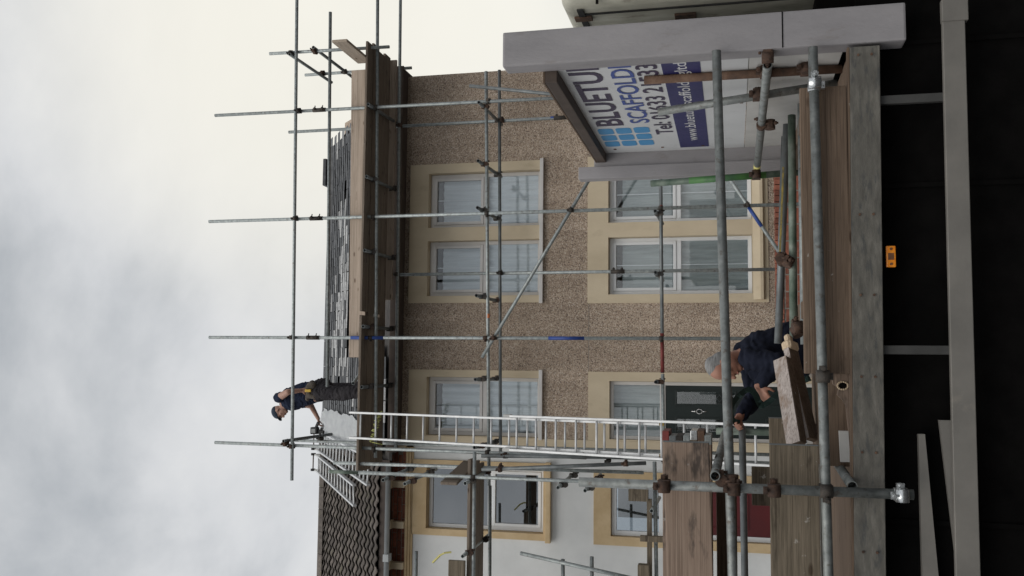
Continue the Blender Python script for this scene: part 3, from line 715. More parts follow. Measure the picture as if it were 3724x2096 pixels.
# paint bands and sleeves on the standards
for z0, z1 in ((6.44, 6.94), (3.55, 4.045), (0.8, 1.136)):
    band(S1, (0.40, YN, z0), (0.40, YN, z1), 'blue_paint')
band(S1, (3.705, YF, 3.98), (3.705, YF, 4.12), 'yellow'); band(S1, (3.703, YF, 4.13), (3.703, YF, 4.2), 'blue_paint')
band(S1, (1.39, YF, 3.12), (1.39, YF, 3.25), 'yellow')
for x in (0.40, 2.15, 3.775):
    sleeve(S1, (x, YN, 7.53), (0, 0, -1.2))
sleeve(S1, (1.39, YF, 3.2)); sleeve(S1, (3.70, YF, 4.05)); sleeve(S1, (-1.19, YN, 3.62))
# guard rails and ledgers (clamped just behind the standards)
tube(S1, 'guard_rail', (-1.65, YN - .05, 7.775), (6.6, YN - .05, 7.945))
tube(S1, 'guard_rail', (-0.31, YN + .05, 7.31), (5.28, YN + .05, 7.42))
tube(S1, 'ledger', (-1.3, YN + .05, 6.545), (6.6, YN + .05, 6.69))
tube(S1, 'ledger', (-1.25, YF - .05, 6.52), (6.6, YF - .05, 6.60))
tube(S1, 'ledger', (-1.62, YN + .05, 4.875), (4.21, YN + .05, 4.99))
tube(S1, 'ledger', (-1.25, YF - .05, 4.905), (4.47, YF - .05, 4.985), 'galv_dark')
tube(S1, 'ledger', (-0.06, YN + .05, 2.51), (3.9, YN + .05, 2.53), 'galv_dark')
tube(S1, 'ledger', (-1.25, YN + .05, 2.50), (-0.07, YN + .05, 2.508))
band(S1, (-0.05, YN + .05, 2.51), (0.47, YN + .05, 2.513), 'red_paint')
band(S1, (2.1, YN + .05, 2.52), (2.2, YN + .05, 2.52), 'red_paint')
band(S1, (0.68, YN + .05, 4.917), (0.74, YN + .05, 4.918), 'orange_paint')
# transoms poking out towards the road
for x, yb in ((3.765, 13.5), (2.708, 13.5), (1.64, 13.5), (0.554, 13.5), (-0.30, 13.5)):
    tube(S1, 'transom', (x, 12.33, 6.69), (x + .01, yb, 6.655), 'galv_dark')
for x in (3.70, 2.866, 2.204, 0.98, -0.172, -1.093):
    tube(S1, 'transom', (x, 12.33, 5.03), (x + rs.uniform(-.02, .02), 13.5, 4.99), 'galv_dark')
for x, y1 in ((2.085, 13.45), (1.265, 13.45), (-0.175, 13.45)):
    tube(S1, 'transom', (x, 12.33, 2.58), (x, y1, 2.565), 'galv_dark')
# end rails of the platform, running back along the gable
tube(S1, 'end_rail', (4.63, 12.42, 8.0), (4.60, 13.75, 7.92))
tube(S1, 'end_rail', (4.71, 12.42, 7.62), (4.66, 13.72, 7.55))
tube(S1, 'end_rail', (-1.09, 12.38, 7.89), (-1.07, 13.62, 7.705), 'galv_dark')
tube(S1, 'end_rail', (-0.249, 12.36, 6.83), (-0.02, 13.3, 7.05), 'galv')
# diagonal braces
tube(S1, 'brace', (0.13, YN - .055, 4.97), (3.75, YN - .055, 2.76))
tube(S1, 'brace', (2.9, YN - .055, 1.86), (1.2, YN - .055, 0.80))
band(S1, (2.12, YN - .055, 1.375), (1.86, YN - .055, 1.213), 'blue_paint')
tube(S1, 'brace', (3.98, YN - .06, 5.2), (3.6, YN - .1, 2.9), 'galv_dark')
# couplers where tubes cross
for x in (0.40, 2.15, 3.77):
    for z in (6.64, 7.85, 4.94, 2.52):
        coupler(S1, (x, YN, z), (0, 0, math.pi if z != 7.85 else 0))
for x in (-1.17,):
    for z in (6.55, 7.8, 4.89, 2.51): coupler(S1, (x, YN, z), (0, 0, 0 if z > 7 else math.pi))
for x in (3.70, 1.39):
    for z in (6.56, 4.94): coupler(S1, (x, YF, z), (0, 0, 0))
for x in (3.70, 2.866, 2.204, 0.98, -0.172, -1.093):
    for y in (YN + .05, YF - .05): coupler(S1, (x, y, 5.02), (math.pi / 2, 0, math.pi / 2))
for x in (2.708, 1.64, 0.554, -0.30):
    for y in (YN + .05, YF - .05): coupler(S1, (x, y, 6.68), (math.pi / 2, 0, math.pi / 2))
for x in (2.085, 1.265, -0.175): coupler(S1, (x, YN + .05, 2.57), (math.pi / 2, 0, math.pi / 2))
for p in ((0.40, YN - .05, 4.80), (2.15, YN - .05, 3.73), (2.15, YN - .05, 1.39), (4.66, 12.5, 8.0), (4.66, 12.5, 7.62), (4.66, 13.48, 7.94), (4.66, 13.48, 7.56), (-1.12, 12.46, 7.88), (-1.12, 13.35, 7.75)):
    coupler(S1, p, (0, rs.uniform(-.4, .4), rs.uniform(-.3, .3)))
# boarded deck: four boards and a raised inner board, joints open
for k in range(4):
    y0 = 12.36 + k * 0.232
    for x0, x1 in ((-1.45, 0.72), (0.73, 4.72 + 0.05 * (k % 2))):
        b = MB(); b.box(x0 + rs.uniform(-.05, .05), x1, y0, y0 + 0.225, 6.722 + rs.uniform(0, .006), 6.760, 0.005); b.build('deck_board', 'deck', S1)
b = MB(); b.box(1.0, 4.74, 13.29, 13.33, 6.63, 6.75, 0.004); b.build('inner_board', 'toe', S1)
# toe board and its overlong return at the right-hand end
b = MB(); b.box(0.12, 4.36, 12.545, 12.583, 6.775, 7.02, 0.006); b.bm.transform(Matrix.Identity(4))
for v in b.bm.verts: v.co.z += (v.co.x - 2.2) * 0.016
b.build('toe_board', 'toe', S1)
b = MB(); b.box(4.48, 4.518, 11.69, 12.62, 6.762, 6.985, 0.006); b.build('toe_board', 'toe_y', S1)
b = MB(); b.box(0.28, 0.52, 12.535, 12.544, 6.775, 6.80); b.build('board_clip', 'zinc', S1)

# ================================================================ NEIGHBOUR'S SCAFFOLD
Y2 = 11.72
S2 = thing('scaffold', (-2.2, Y2, 0), 'steel tube scaffold with narrow plank platform before the white house', 'scaffold')
tube(S2, 'standard', (-1.42, Y2, G), (-1.415, Y2, 6.88))
band(S2, (-1.416, Y2, 6.45), (-1.415, Y2, 6.86), 'galv_green')
tube(S2, 'standard', (-1.36, 12.42, 2.75), (-1.375, 12.42, 7.12))
tube(S2, 'standard', (-3.4, Y2, G), (-3.4, Y2, 6.6))
tube(S2, 'ledger', (-4.2, Y2 + .05, 4.86), (-1.10, Y2 + .05, 4.87))
tube(S2, 'ledger', (-4.2, YN + .1, 4.85), (-1.63, YN + .1, 4.875))
tube(S2, 'ledger', (-4.2, Y2 + .05, 2.515), (-1.15, Y2 + .05, 2.555))
tube(S2, 'guard_rail', (-4.2, Y2 - .05, 5.60), (-2.385, Y2 - .05, 5.61))
tube(S2, 'brace', (-1.20, 12.3, 4.92), (-1.16, 12.3, 3.0), 'galv_dark')
tube(S2, 'brace', (-1.31, 11.66, 4.74), (-1.16, 11.66, 2.65), 'galv_dark')
for x, z in ((-1.48, 4.93), (-1.485, 3.73), (-1.51, 3.39), (-1.48, 6.04), (-1.515, 5.74), (-2.39, 4.95)):
    tube(S2, 'transom', (x, 11.55, z), (x + 0.06, 12.8, z - 0.02), 'galv')
    coupler(S2, (x + .01, Y2 + .02, z - .01), (math.pi / 2, 0, math.pi / 2))
    coupler(S2, (x + .05, 12.45, z - .02), (math.pi / 2, 0, math.pi / 2))
tube(S2, 'transom', (-1.72, 11.55, 2.575), (-1.70, 12.6, 2.56), 'galv')
for z in (4.87, 2.55): coupler(S2, (-1.42, Y2, z), (0, 0, math.pi))
for p in ((-1.2, 12.36, 4.6), (-1.28, 11.7, 4.5), (-1.2, 12.36, 3.2), (-1.18, 11.7, 2.9)): coupler(S2, p, (0, 0, rs.uniform(-.5, .5)))
for k in range(3):
    y0 = 11.78 + k * 0.235
    b = MB(); b.box(-4.2, -1.2 - 0.05 * k, y0, y0 + 0.225, 4.925, 4.963, 0.005); b.build('deck_board', 'deck', S2)
# plank ends stood on edge across the platform
b = MB(); b.obox((-1.50, 11.62, 5.17), (-1.32, 12.6, 5.15), 0.038, 0.225, bev=0.005); b.build('cross_plank', 'deck', S2)
b = MB(); b.box(-4.2, -2.47, 11.66, 11.70, 4.95, 5.17, 0.005); b.build('toe_board', 'board_old', S2)
# leaning guard with two rails at the frame's left
tube(S2, 'leaning_tube', (-2.30, 11.5, 4.19), (-2.62, 11.5, 2.2), 'galv')
tube(S2, 'guard_rail', (-4.2, 11.56, 3.64), (-2.355, 11.56, 3.665)); tube(S2, 'guard_rail', (-4.2, 11.56, 3.29), (-2.305, 11.56, 3.305))
b = MB(); b.box(-4.2, -1.60, Y2 - .02, Y2 + .02, 2.585, 2.645, 0.004); b.build('low_plank', 'board_old', S2)
b = MB(); b.box(-2.1, -2.03, 11.6, 11.66, 2.40, 2.72, 0.004); b.build('plank_stub', 'board_old', S2)
b = MB(); b.box(-4.2, -2.36, 11.5, 11.62, 2.60, 2.74, 0.005); b.build('low_plank', 'board_old', S2)
b = MB(); b.box(-1.62, -1.40, 11.6, 11.66, 2.62, 2.86, 0.004); b.build('plank_stub', 'board_old', S2)

# ================================================================ LADDERS, MEMBRANE, ROPE
def ladder(name, label, cat, base_l, base_r, top_l, top_r, rungs, sw, sd, up, mat='alu', group=None, rr=0.014, start=0.04):
    base_l, base_r, top_l, top_r = map(Vector, (base_l, base_r, top_l, top_r))
    t = thing(name, (base_l + base_r) / 2, label, cat, group)
    MB().obox(base_l, top_l, sw, sd, up, 0.003).build('stile', mat, t)
    MB().obox(base_r, top_r, sw, sd, up, 0.003).build('stile', mat, t)
    for i in range(rungs):
        u = start + (1 - 2 * start) * i / (rungs - 1)
        MB().tube(base_l.lerp(top_l, u), base_r.lerp(top_r, u), rr, 8, False).build('rung', mat, t)
    return t
LY = lambda z: 12.38 - (6.86 - z) * 0.27
nrm = (0, -1, 0.27)
EL = ladder('extension_ladder', 'tall aluminium two-section ladder leaning against the eaves platform', 'ladder',
            (-1.015, LY(2.44), 2.44), (-0.655, LY(2.44), 2.44), (-1.012, LY(6.87), 6.87), (-0.66, LY(6.87), 6.87), 17, 0.028, 0.065, nrm)
for s, xs in (('L', (-1.06, -1.045)), ('R', (-0.612, -0.622))):
    z0, z1 = 0.125, 4.43
    MB().obox((xs[0], LY(z0) - .075, z0), (xs[1], LY(z1) - .075, z1), 0.028, 0.065, nrm, 0.003).build('stile', 'alu', EL)
for i in range(16):
    z = 0.3 + i * 0.265
    MB().tube((-1.05, LY(z) - .075, z), (-0.618, LY(z) - .075, z), 0.014, 8, False).build('rung', 'alu', EL)
for x in (-1.015, -0.655):
    b = MB(); b.box(x - .018, x + .018, LY(2.44) - .04, LY(2.44) + .04, 2.40, 2.438); b.build('end_cap', 'yellow_strong', EL)
for x in (-1.045, -0.622):
    b = MB(); b.box(x - .02, x + .02, LY(4.43) - .125, LY(4.43) - .02, 4.36, 4.45); b.build('guide_bracket', 'alu_dull', EL)
# rope lashing the ladder to the ledger
b = MB(); pts = []
for k in range(40):
    u = k / 39
    pts.append(Vector((-1.06 + 0.42 * u + .01 * math.sin(k), 12.30 - .03 * math.cos(k * 1.9), 6.50 - .1 * u + .045 * math.sin(k * 1.9))))
for a, c in zip(pts, pts[1:]): b.tube(a, c, .007, 6, False)
b.tube((-1.06, 12.30, 6.5), (-1.09, 12.32, 6.35), .007, 6, False)
tag(b.build('ladder_rope', 'rope'), 'yellow green rope lashing the tall ladder to the platform ledger', 'rope')

def rp(x, y, o): # point on the roof slope, o metres above it
    return Vector((x, y - o * math.sin(ang2), rz2(y) + o * math.cos(ang2)))
def roof_ladder(label, tl, tr, bl, br, rungs):
    o = 0.1
    up = Vector((0, -math.sin(ang2), math.cos(ang2)))
    t = ladder('roof_ladder', label, 'ladder', rp(*bl, o), rp(*br, o), rp(*tl, o), rp(*tr, o), rungs, 0.03, 0.065, up, 'alu', 'hooked roof ladders', 0.016, 0.02)
    for a in (tl, tr):
        p = rp(*a, o); q = p + Vector((0.01, .16, .14))
        MB().obox(p, q, .02, .035, up).build('hook_arm', 'alu_dull', t)
        MB().obox(q, q + Vector((0, .06, -.32)), .02, .03, (0, 1, 0)).build('hook_arm', 'alu_dull', t)
        wl_ = MB(); wl_.tube(q + Vector((-.02, 0, .03)), q + Vector((.02, 0, .03)), .045, 12, False); wl_.build('hook_wheel', 'rubber', t)
    pa, pb = rp(*tl, o) + Vector((0.01, .16, .17)), rp(*tr, o) + Vector((0.01, .16, .17))
    MB().tube(pa, pb, .012, 8, False).build('axle', 'rust', t)
    return t
roof_ladder('left of two roof ladders, the shorter one ending halfway up the tiles', (-1.97, 16.3), (-1.68, 16.3), (-2.235, 14.2), (-1.92, 14.25), 13)
roof_ladder('right of two roof ladders, the longer one reaching the gutter by the membrane', (-1.58, 16.3), (-1.22, 16.3), (-1.82, 13.6), (-1.41, 13.55), 16)

b = MB(); nu, nv = 22, 18; rows = []
edge = lambda y: -0.80 - 0.035 * max(0, (15.9 - y)) - 0.03 * max(0, 15.0 - y)
for j in range(nv + 1):
    y = 14.22 + (16.33 - 14.22) * j / nv
    row = []
    for i in range(nu + 1):
        u = i / nu
        xr = edge(y) + 0.02 * math.sin(j * 2.1) + 0.015 * math.sin(j * 5.3)
        xl = -1.43 + 0.02 * math.sin(j * 1.3)
        x = xl + (xr - xl) * u
        wv = 0.012 * math.sin(x * 19 + y * 4) + 0.01 * math.sin(y * 23 + x * 6) + 0.008 * math.sin(x * 41)
        zz = min(rz1(y), rz1(16.2) + .01)
        row.append(b.bm.verts.new((x, y, zz + 0.055 + wv)))
    rows.append(row)
for j in range(nv):
    for i in range(nu): b.bm.faces.new((rows[j][i], rows[j][i + 1], rows[j + 1][i + 1], rows[j + 1][i])).smooth = True
bmesh.ops.solidify(b.bm, geom=list(b.bm.faces), thickness=0.002)
tag(b.build('roofing_membrane', 'membrane'), 'pale grey roofing membrane sheet laid on the stripped slate roof', 'membrane')

# ================================================================ LORRY
LR = thing('flatbed_lorry', (-1.0, 5.95, 0), 'flatbed lorry with white cab and tall grey headboard carrying scaffold gear', 'lorry')
b = MB(); b.box(-4.2, 1.64, 4.95, 6.98, 0.955, 1.0, 0.004); b.build('bed', 'board_brown', LR)
def slanted(x0, x1, y0, y1, zl, zr, mb_=None, bev=0.0):
    """long member whose height runs from zl=(z0,z1) at x0 to zr at x1"""
    m_ = mb_ or MB()
    v = m_.hexa([(x0, y0, zl[0]), (x1, y0, zr[0]), (x1, y1, zr[0]), (x0, y1, zl[0]), (x0, y0, zl[1]), (x1, y0, zr[1]), (x1, y1, zr[1]), (x0, y1, zl[1])])
    if bev: bmesh.ops.bevel(m_.bm, geom=list(set(e for q in v for e in q.link_edges)), offset=bev, segments=2, affect='EDGES', profile=0.5)
    return m_
sr = slanted(-4.2, 1.645, 4.895, 4.945, (0.925, 1.07), (0.857, 1.002), bev=0.004).build('side_rail', 'rail', LR)
slanted(-4.2, 1.645, 4.9, 4.949, (1.0715, 1.082), (1.0035, 1.014)).build('rail_capping', 'board_brown', LR)
b = MB()
for x in (1.60, 0.78, 0.375, -0.03, -0.40, -0.88):
    zc = 0.93 + (1.645 - x) * 0.0116
    for dz in (-.032, .032): MB().tube((x, 4.888, zc + dz), (x, 4.896, zc + dz), .0065, 8, False).build('bolt', 'rust', sr)
b = MB(); b.box(-4.2, 1.645, 6.985, 7.03, 0.87, 1.01, 0.004); b.build('side_rail', 'rail', LR)
# under-run guard and its hangers
slanted(-4.0, 1.752, 4.9, 4.935, (0.478, 0.592), (0.455, 0.560), bev=0.004).build('side_guard', 'guard', LR)
b = MB(); b.box(1.745, 1.86, 4.893, 4.94, 0.440, 0.562, 0.004); b.build('guard_end', 'guard', LR)
for x in (1.372, 0.104, -2.4):
    b = MB(); b.box(x - .022, x + .022, 4.936, 4.97, 0.47, 0.95, 0.004); b.build('guard_hanger', 'tank', LR)  # darker than the guard: shade under the bed put into their colour
b = MB(); b.box(0.516, 0.624, 4.93, 4.955, 0.801, 0.847, 0.006); mk = b.build('marker_lamp', 'marker', LR)
b = MB(); b.tube((0.532, 4.926, .824), (0.532, 4.94, .824), .007, 8, False); b.tube((0.608, 4.926, .824), (0.608, 4.94, .824), .007, 8, False); b.box(.553, .587, 4.9285, 4.931, .81, .838); b.build('marker_fixing', 'marker_dark', mk)
for y in (5.55, 6.25):
    b = MB(); b.box(-4.1, 3.4, y, y + 0.08, 0.66, 0.88); b.build('chassis_rail', 'chassis', LR)
for x in (-3.5, -2.4, -1.3, -0.4, 0.5, 1.3):
    b = MB(); b.box(x - .04, x + .04, 4.96, 6.97, 0.885, 0.952); b.build('cross_member', 'chassis', LR)
b = MB(); b.box(-2.2, 2.3, 5.06, 5.085, 0.02, 0.95, 0.004); b.build('added_shade_panel', 'chassis', LR)  # added black sheet: stands for the dark under the bed, hides the road
for x in (-1.6, -0.75, 0.95, 1.7):
    b = MB(); b.box(x - .012, x + .012, 5.045, 5.059, 0.05, 0.94); b.build('shade_panel_rib', 'chassis', LR)  # ribs on the added black sheet
for x, yc in ((-2.75, 5.15), (-2.75, 6.8), (2.9, 5.15), (2.9, 6.8)):
    b = MB(); b.tube((x, yc - .11, .40), (x, yc + .11, .40), 0.40, 28, False); wh = b.build('wheel', 'rubber', LR)
    b = MB(); b.tube((x, yc - .118, .40), (x, yc + .118, .40), 0.23, 20, False); b.tube((x, yc - .15, .40), (x, yc + .15, .40), 0.09, 14, False); b.build('rim', 'tank', wh)
# headboard: posts, top beam, panels
XS = 1.66
b = MB(); b.box(1.662, 1.86, 4.895, 5.03, 0.73, 2.83, 0.012); post = b.build('headboard_post', 'steel_grey', LR)
b = MB(); b.box(1.666, 1.856, 4.8925, 4.897, 1.328, 1.334); b.build('post_joint', 'chassis', post)
b = MB(); b.box(1.47, 1.565, 7.10, 7.22, 0.9, 2.76, 0.006); b.box(1.5655, 1.70, 7.125, 7.22, 0.9, 2.64, 0.004); post2 = b.build('headboard_post', 'steel_grey', LR)
b = MB(); b.box(1.60, 1.672, 5.036, 7.14, 2.545, 2.615, 0.006); b.build('top_beam', 'soffit', LR)
b = MB(); b.box(1.60, 1.68, 5.036, 7.14, 2.616, 2.628, 0.003); b.build('top_angle', 'board_brown', LR)
b = MB(); b.box(XS + .012, XS + .03, 5.036, 7.124, 1.50, 2.55); sp = b.build('sign_panel', 'sign', LR)
b = MB(); b.box(XS + .012, XS + .028, 5.036, 7.124, 1.02, 1.496); b.build('lower_panel', 'sign_low', LR)
XP = XS + .011
b = MB(); b.box(XP - .001, XP, 5.036, 7.035, 1.757, 1.968); b.build('sign_band', 'print_navy', sp)
for r_ in range(3):
    for c_ in range(3):
        y1 = 6.905 - c_ * 0.185; z1 = 2.512 - r_ * 0.126
        m_ = MB(); m_.box(XP - .0015, XP, y1 - .155, y1, z1 - .108, z1)
        bmesh.ops.bevel(m_.bm, geom=[e_ for e_ in m_.bm.edges if abs(e_.verts[0].co.x - e_.verts[1].co.x) > .001], offset=.028, segments=4, affect='EDGES', profile=0.5)
        m_.build('logo_square', 'print_sky', sp)
for y, z in ((7.0, 2.46), (7.0, 2.10), (7.0, 1.80), (5.9, 1.53), (6.6, 1.2)): MB().box(XP - .003, XP + .002, y - .012, y + .012, z - .01, z + .01).build('panel_screw', 'rust', sp)
def lettering(txt, y_left, y_right, z_base, cap, mat, fat=0.0):
    cu = bpy.data.curves.new('lettering', 'FONT'); cu.body = txt; cu.size = 1.0; cu.offset = fat; cu.resolution_u = 3
    tmp = bpy.data.objects.new('tmp_text', cu); COL.objects.link(tmp)
    dg = bpy.context.evaluated_depsgraph_get(); me = bpy.data.meshes.new_from_object(tmp.evaluated_get(dg))
    bpy.data.objects.remove(tmp); bpy.data.curves.remove(cu)
    xs = [v.co.x for v in me.vertices]; x0, x1 = min(xs), max(xs)
    ch = 0.70
    for v in me.vertices:
        u = (v.co.x - x0) / (x1 - x0)
        v.co = Vector((XP - .0022, y_left + (y_right - y_left) * u, z_base + v.co.y / ch * cap))
    me.materials.clear()
    t_ = bmesh.new(); t_.from_mesh(me)      # the print runs on under the post: end it at the panel's edge
    bmesh.ops.bisect_plane(t_, geom=list(t_.verts) + list(t_.edges) + list(t_.faces), plane_co=(0, 5.037, 0), plane_no=(0, -1, 0), clear_outer=True)
    t_.to_mesh(me); t_.free()
    return link('lettering', me, mat, sp)
lettering('BLUETUBE', 6.30, 4.73, 2.318, 0.18, 'print_dark', 0.02)
lettering('SCAFFOLDING', 6.262, 4.66, 2.135, 0.128, 'print_blue', 0.013)
lettering('Tel: 01633 21533', 6.60, 5.035, 1.995, 0.118, 'print_dark', 0.014)
lettering('www.bluetubescaffoldingltd', 6.82, 5.04, 1.832, 0.072, 'print_white', 0.006)
# cab
cb = MB(); cb.box(2.0, 3.75, 4.95, 7.05, 0.85, 2.52)
bmesh.ops.bevel(cb.bm, geom=[e_ for e_ in cb.bm.edges if max(v.co.z for v in e_.verts) > 2.4 or all(v.co.x < 2.1 for v in e_.verts)], offset=0.07, segments=4, affect='EDGES', profile=0.5)
cb.bm.normal_update()
me = cb.mesh('cab'); me.materials.append(M['cab']); me.materials.append(M['cab_dirty'])
for p in me.polygons:
    if p.center.x < 2.06: p.material_index = 1
    p.use_smooth = True
cab = link('cab', me, None, LR)
b = MB(); b.box(1.988, 1.999, 5.30, 5.62, 1.40, 1.70, 0.02); b.build('cab_vent', 'black', cab)
b = MB(); b.box(1.985, 1.999, 5.10, 5.16, 2.36, 2.46, 0.004); b.build('cab_hinge', 'rust', cab)
b = MB(); b.box(2.0, 3.7, 4.942, 4.9495, 2.30, 2.315); b.box(2.075, 2.085, 4.942, 4.9495, 0.9, 2.45); b.build('cab_seam', 'chassis', cab)
b = MB(); b.box(2.35, 3.1, 4.944, 4.9495, 1.65, 2.25, 0.002); b.build('cab_window', 'glass_dark', cab)
b = MB(); b.box(1.9, 2.0, 5.1, 6.9, 0.8, 1.15, 0.01); b.build('cab_mount', 'chassis', LR)
b = MB(); b.box(1.992, 1.9995, 5.07, 5.085, 1.0, 2.40); b.build('rear_seal', 'rubber', cab)
b = MB(); b.box(1.991, 1.9995, 5.0, 5.9, 2.395, 2.43); b.build('roof_lip', 'rubber', cab)
b = MB(); b.box(1.985, 1.9995, 5.17, 5.27, 1.78, 1.9, 0.004); b.build('latch_plate', 'rust_dark', cab)

# ---------------------------------------------------------------- tube rack clamped round the bed
RK = thing('tube_rack', (-1.0, 4.85, 1.0), 'rack of scaffold tubes clamped along the near side of the lorry', 'rack')
tube(RK, 'rail_tube', (-4.2, 4.85, 1.545), (1.655, 4.85, 1.666), 'galv_mid', 20)
tube(RK, 'rail_tube', (-4.2, 4.85, 1.125), (1.64, 4.85, 1.186), 'galv_mid', 20)
tube(RK, 'upright_tube', (-0.584, 4.795, 0.772), (-0.584, 4.795, 2.373), 'galv_mid', 20)
tube(RK, 'upright_tube', (1.645, 5.25, 1.002), (1.648, 5.25, 2.077), 'rust', 20)
tube(RK, 'upright_tube', (1.64, 5.5, 1.002), (1.527, 5.5, 2.02), 'galv_mid', 20)
tube(RK, 'upright_tube', (1.42, 6.88, 1.002), (1.37, 6.88, 2.18), 'galv_green', 20)
band(RK, (1.382, 6.88, 1.9), (1.405, 6.88, 1.35), 'green_paint')
tube(RK, 'cross_tube', (1.60, 4.96, 1.405), (1.44, 6.98, 1.415), 'galv_mid', 20)
band(RK, (1.457, 6.76, 1.4145), (1.447, 6.90, 1.4148), 'yellow')
tube(RK, 'cross_tube', (-0.524, 4.74, 1.69), (-0.45, 6.95, 1.66), 'galv_mid', 20)
tube(RK, 'cross_tube', (-0.555, 4.80, 1.045), (-0.45, 5.9, 1.065), 'galv_mid', 20)
tube(RK, 'upright_tube', (-0.44, 6.86, 1.002), (-0.44, 6.86, 1.72), 'galv_green', 16)
tube(RK, 'rail_tube', (-4.2, 6.80, 1.515), (-0.40, 6.80, 1.54), 'galv_dark', 16)
coupler(RK, (-0.584, 4.795, 1.60), (0, 0, 0), CPL_R); coupler(RK, (-0.55, 4.80, 1.66), (math.pi / 2, 0, 0), CPL_R)
coupler(RK, (-0.584, 4.795, 1.165), (0, 0, math.pi), CPL); coupler(RK, (-0.584, 4.795, 0.83), (0, 0, 0), CPL_Z)
coupler(RK, (-0.584, 4.795, 1.94), (0, 0, 0), CPL_R); coupler(RK, (-0.584, 4.795, 1.41), (0, 0, 0), CPL_R)
coupler(RK, (1.44, 4.85, 1.184), (0, math.pi / 2, 0), CPL_Z); coupler(RK, (-0.03, 4.85, 1.17), (0, math.pi / 2, 0), CPL)
coupler(RK, (1.645, 5.25, 1.405), (0, 0, 0), CPL_R); coupler(RK, (1.59, 5.5, 1.44), (0, 0, 0), CPL_R); coupler(RK, (1.645, 5.25, 1.19), (0, 0, 0), CPL_R)
coupler(RK, (1.40, 6.88, 1.42), (0, 0, 0), CPL_R); coupler(RK, (1.52, 5.9, 1.41), (math.pi / 2, 0, 0), CPL_R); coupler(RK, (1.63, 4.93, 1.405), (0, 0, 1.57), CPL_R)

# ---------------------------------------------------------------- boards held by the rack, and the load
def board_thing(label, x0, x1, y0, z0, z1, mat, hoop=True, th=0.038, tilt=0.0, group=None):
    t = thing('scaffold_board', ((x0 + x1) / 2, y0 + th / 2, z0), label, 'board', group)
    m_ = MB(); m_.box(x0, x1, y0, y0 + th, z0, z1, 0.006)
    for v in m_.bm.verts: v.co.z += (v.co.x - x1) * tilt
    m_.build('plank', mat, t)
    if hoop:
        m_ = MB(); m_.box(x1 - .004, x1 + .0015, y0 - .0015, y0 + th + .0015, z0 - .001, z1 + .001, .001); m_.build('end_hoop', 'galv_dark', t)
    return t
board_thing('upper wide scaffold board on edge at the left, with a dark oily stain', -4.0, -0.373, 4.905, 1.722, 1.953, 'board', tilt=0.022)
board_thing('lower weathered scaffold board on edge at the left, rough grey grain', -4.0, -0.373, 4.905, 1.188, 1.424, 'board_old')
board_thing('brown scaffold board on edge along the lorry side behind the lower tube', -0.018, 1.45, 4.905, 1.022, 1.25, 'board_brown', False)
board_thing('far brown scaffold board on edge behind the strap man', -4.0, -0.33, 6.72, 1.13, 1.36, 'board_old')
board_thing('dark plank edge showing just below the upper stained board', -4.0, -0.64, 5.56, 1.585, 1.70, 'board_brown', False)
board_thing('short rounded plank stub standing behind the lower weathered board', -0.78, -0.56, 5.62, 1.30, 1.50, 'board_old', False)
st = ['board', 'board_old', 'board_brown']
hoops = ['red_paint', 'galv_dark', 'coupler', 'galv', 'zinc', 'rust', 'galv', 'galv_dark']
names = ['red banded', 'dark banded', 'brown banded', 'grey banded', 'bright zinc banded', 'rusty banded', 'dull grey banded', 'lowest dark banded']
for k in range(7):
    zt = 1.985 - k * 0.0385; xe = -0.335 - rs.uniform(0, .05)
    t = thing('scaffold_board', (-2.0, 5.4, zt - .036), '%s board end in the stack above the cross tube, %s from the top' % (names[k], ['first', 'second', 'third', 'fourth', 'fifth', 'sixth', 'seventh', 'eighth'][k]), 'board', 'stacked scaffold boards')
    m_ = MB(); m_.box(-3.9, xe, 5.28, 5.505, zt - .036, zt, .005); m_.build('plank', st[k % 3], t)
    m_ = MB(); m_.box(xe - .05, xe + .002, 5.278, 5.507, zt - .0366, zt + .0006, .003); m_.build('end_hoop', hoops[k], t)
# broken plank end with a hole, white offcut, short plank under the lower board
t = MB(); t.prism([(-0.02, 5.0, 1.012), (-0.02, 5.0, 1.112), (-0.07, 5.0, 1.105), (-0.09, 5.0, 1.078), (-0.125, 5.0, 1.085), (-0.15, 5.0, 1.06), (-0.175, 5.0, 1.045), (-0.45, 5.0, 1.022), (-0.45, 5.0, 1.008)], (0, .03, 0))
tb = thing('broken_plank', (-.2, 5.0, 1.0), 'broken plank end with a pale ringed hole on the lorry edge', 'plank')
t.build('plank', 'board', tb)
h_ = MB()
for k in range(14):
    a0, a1 = k / 14 * 6.283, (k + 1) / 14 * 6.283
    h_.tube((-.077 + .02 * math.cos(a0), 4.998, 1.058 + .026 * math.sin(a0)), (-.077 + .02 * math.cos(a1), 4.998, 1.058 + .026 * math.sin(a1)), .005, 6, False)
h_.build('hole_rim', 'fresh', tb)
h_ = MB(); h_.tube((-.077, 4.9975, 1.058), (-.077, 5.0005, 1.058), .018, 14, False); h_.build('hole', 'chassis', tb)  # black disc stands for the dark inside the hole
o = slanted(-.46, -.305, 5.0, 5.03, (1.03, 1.075), (1.035, 1.08)).build('offcut', 'sign_low'); tag(o, 'small white offcut lying on the lorry edge below the grey timbers', 'offcut')
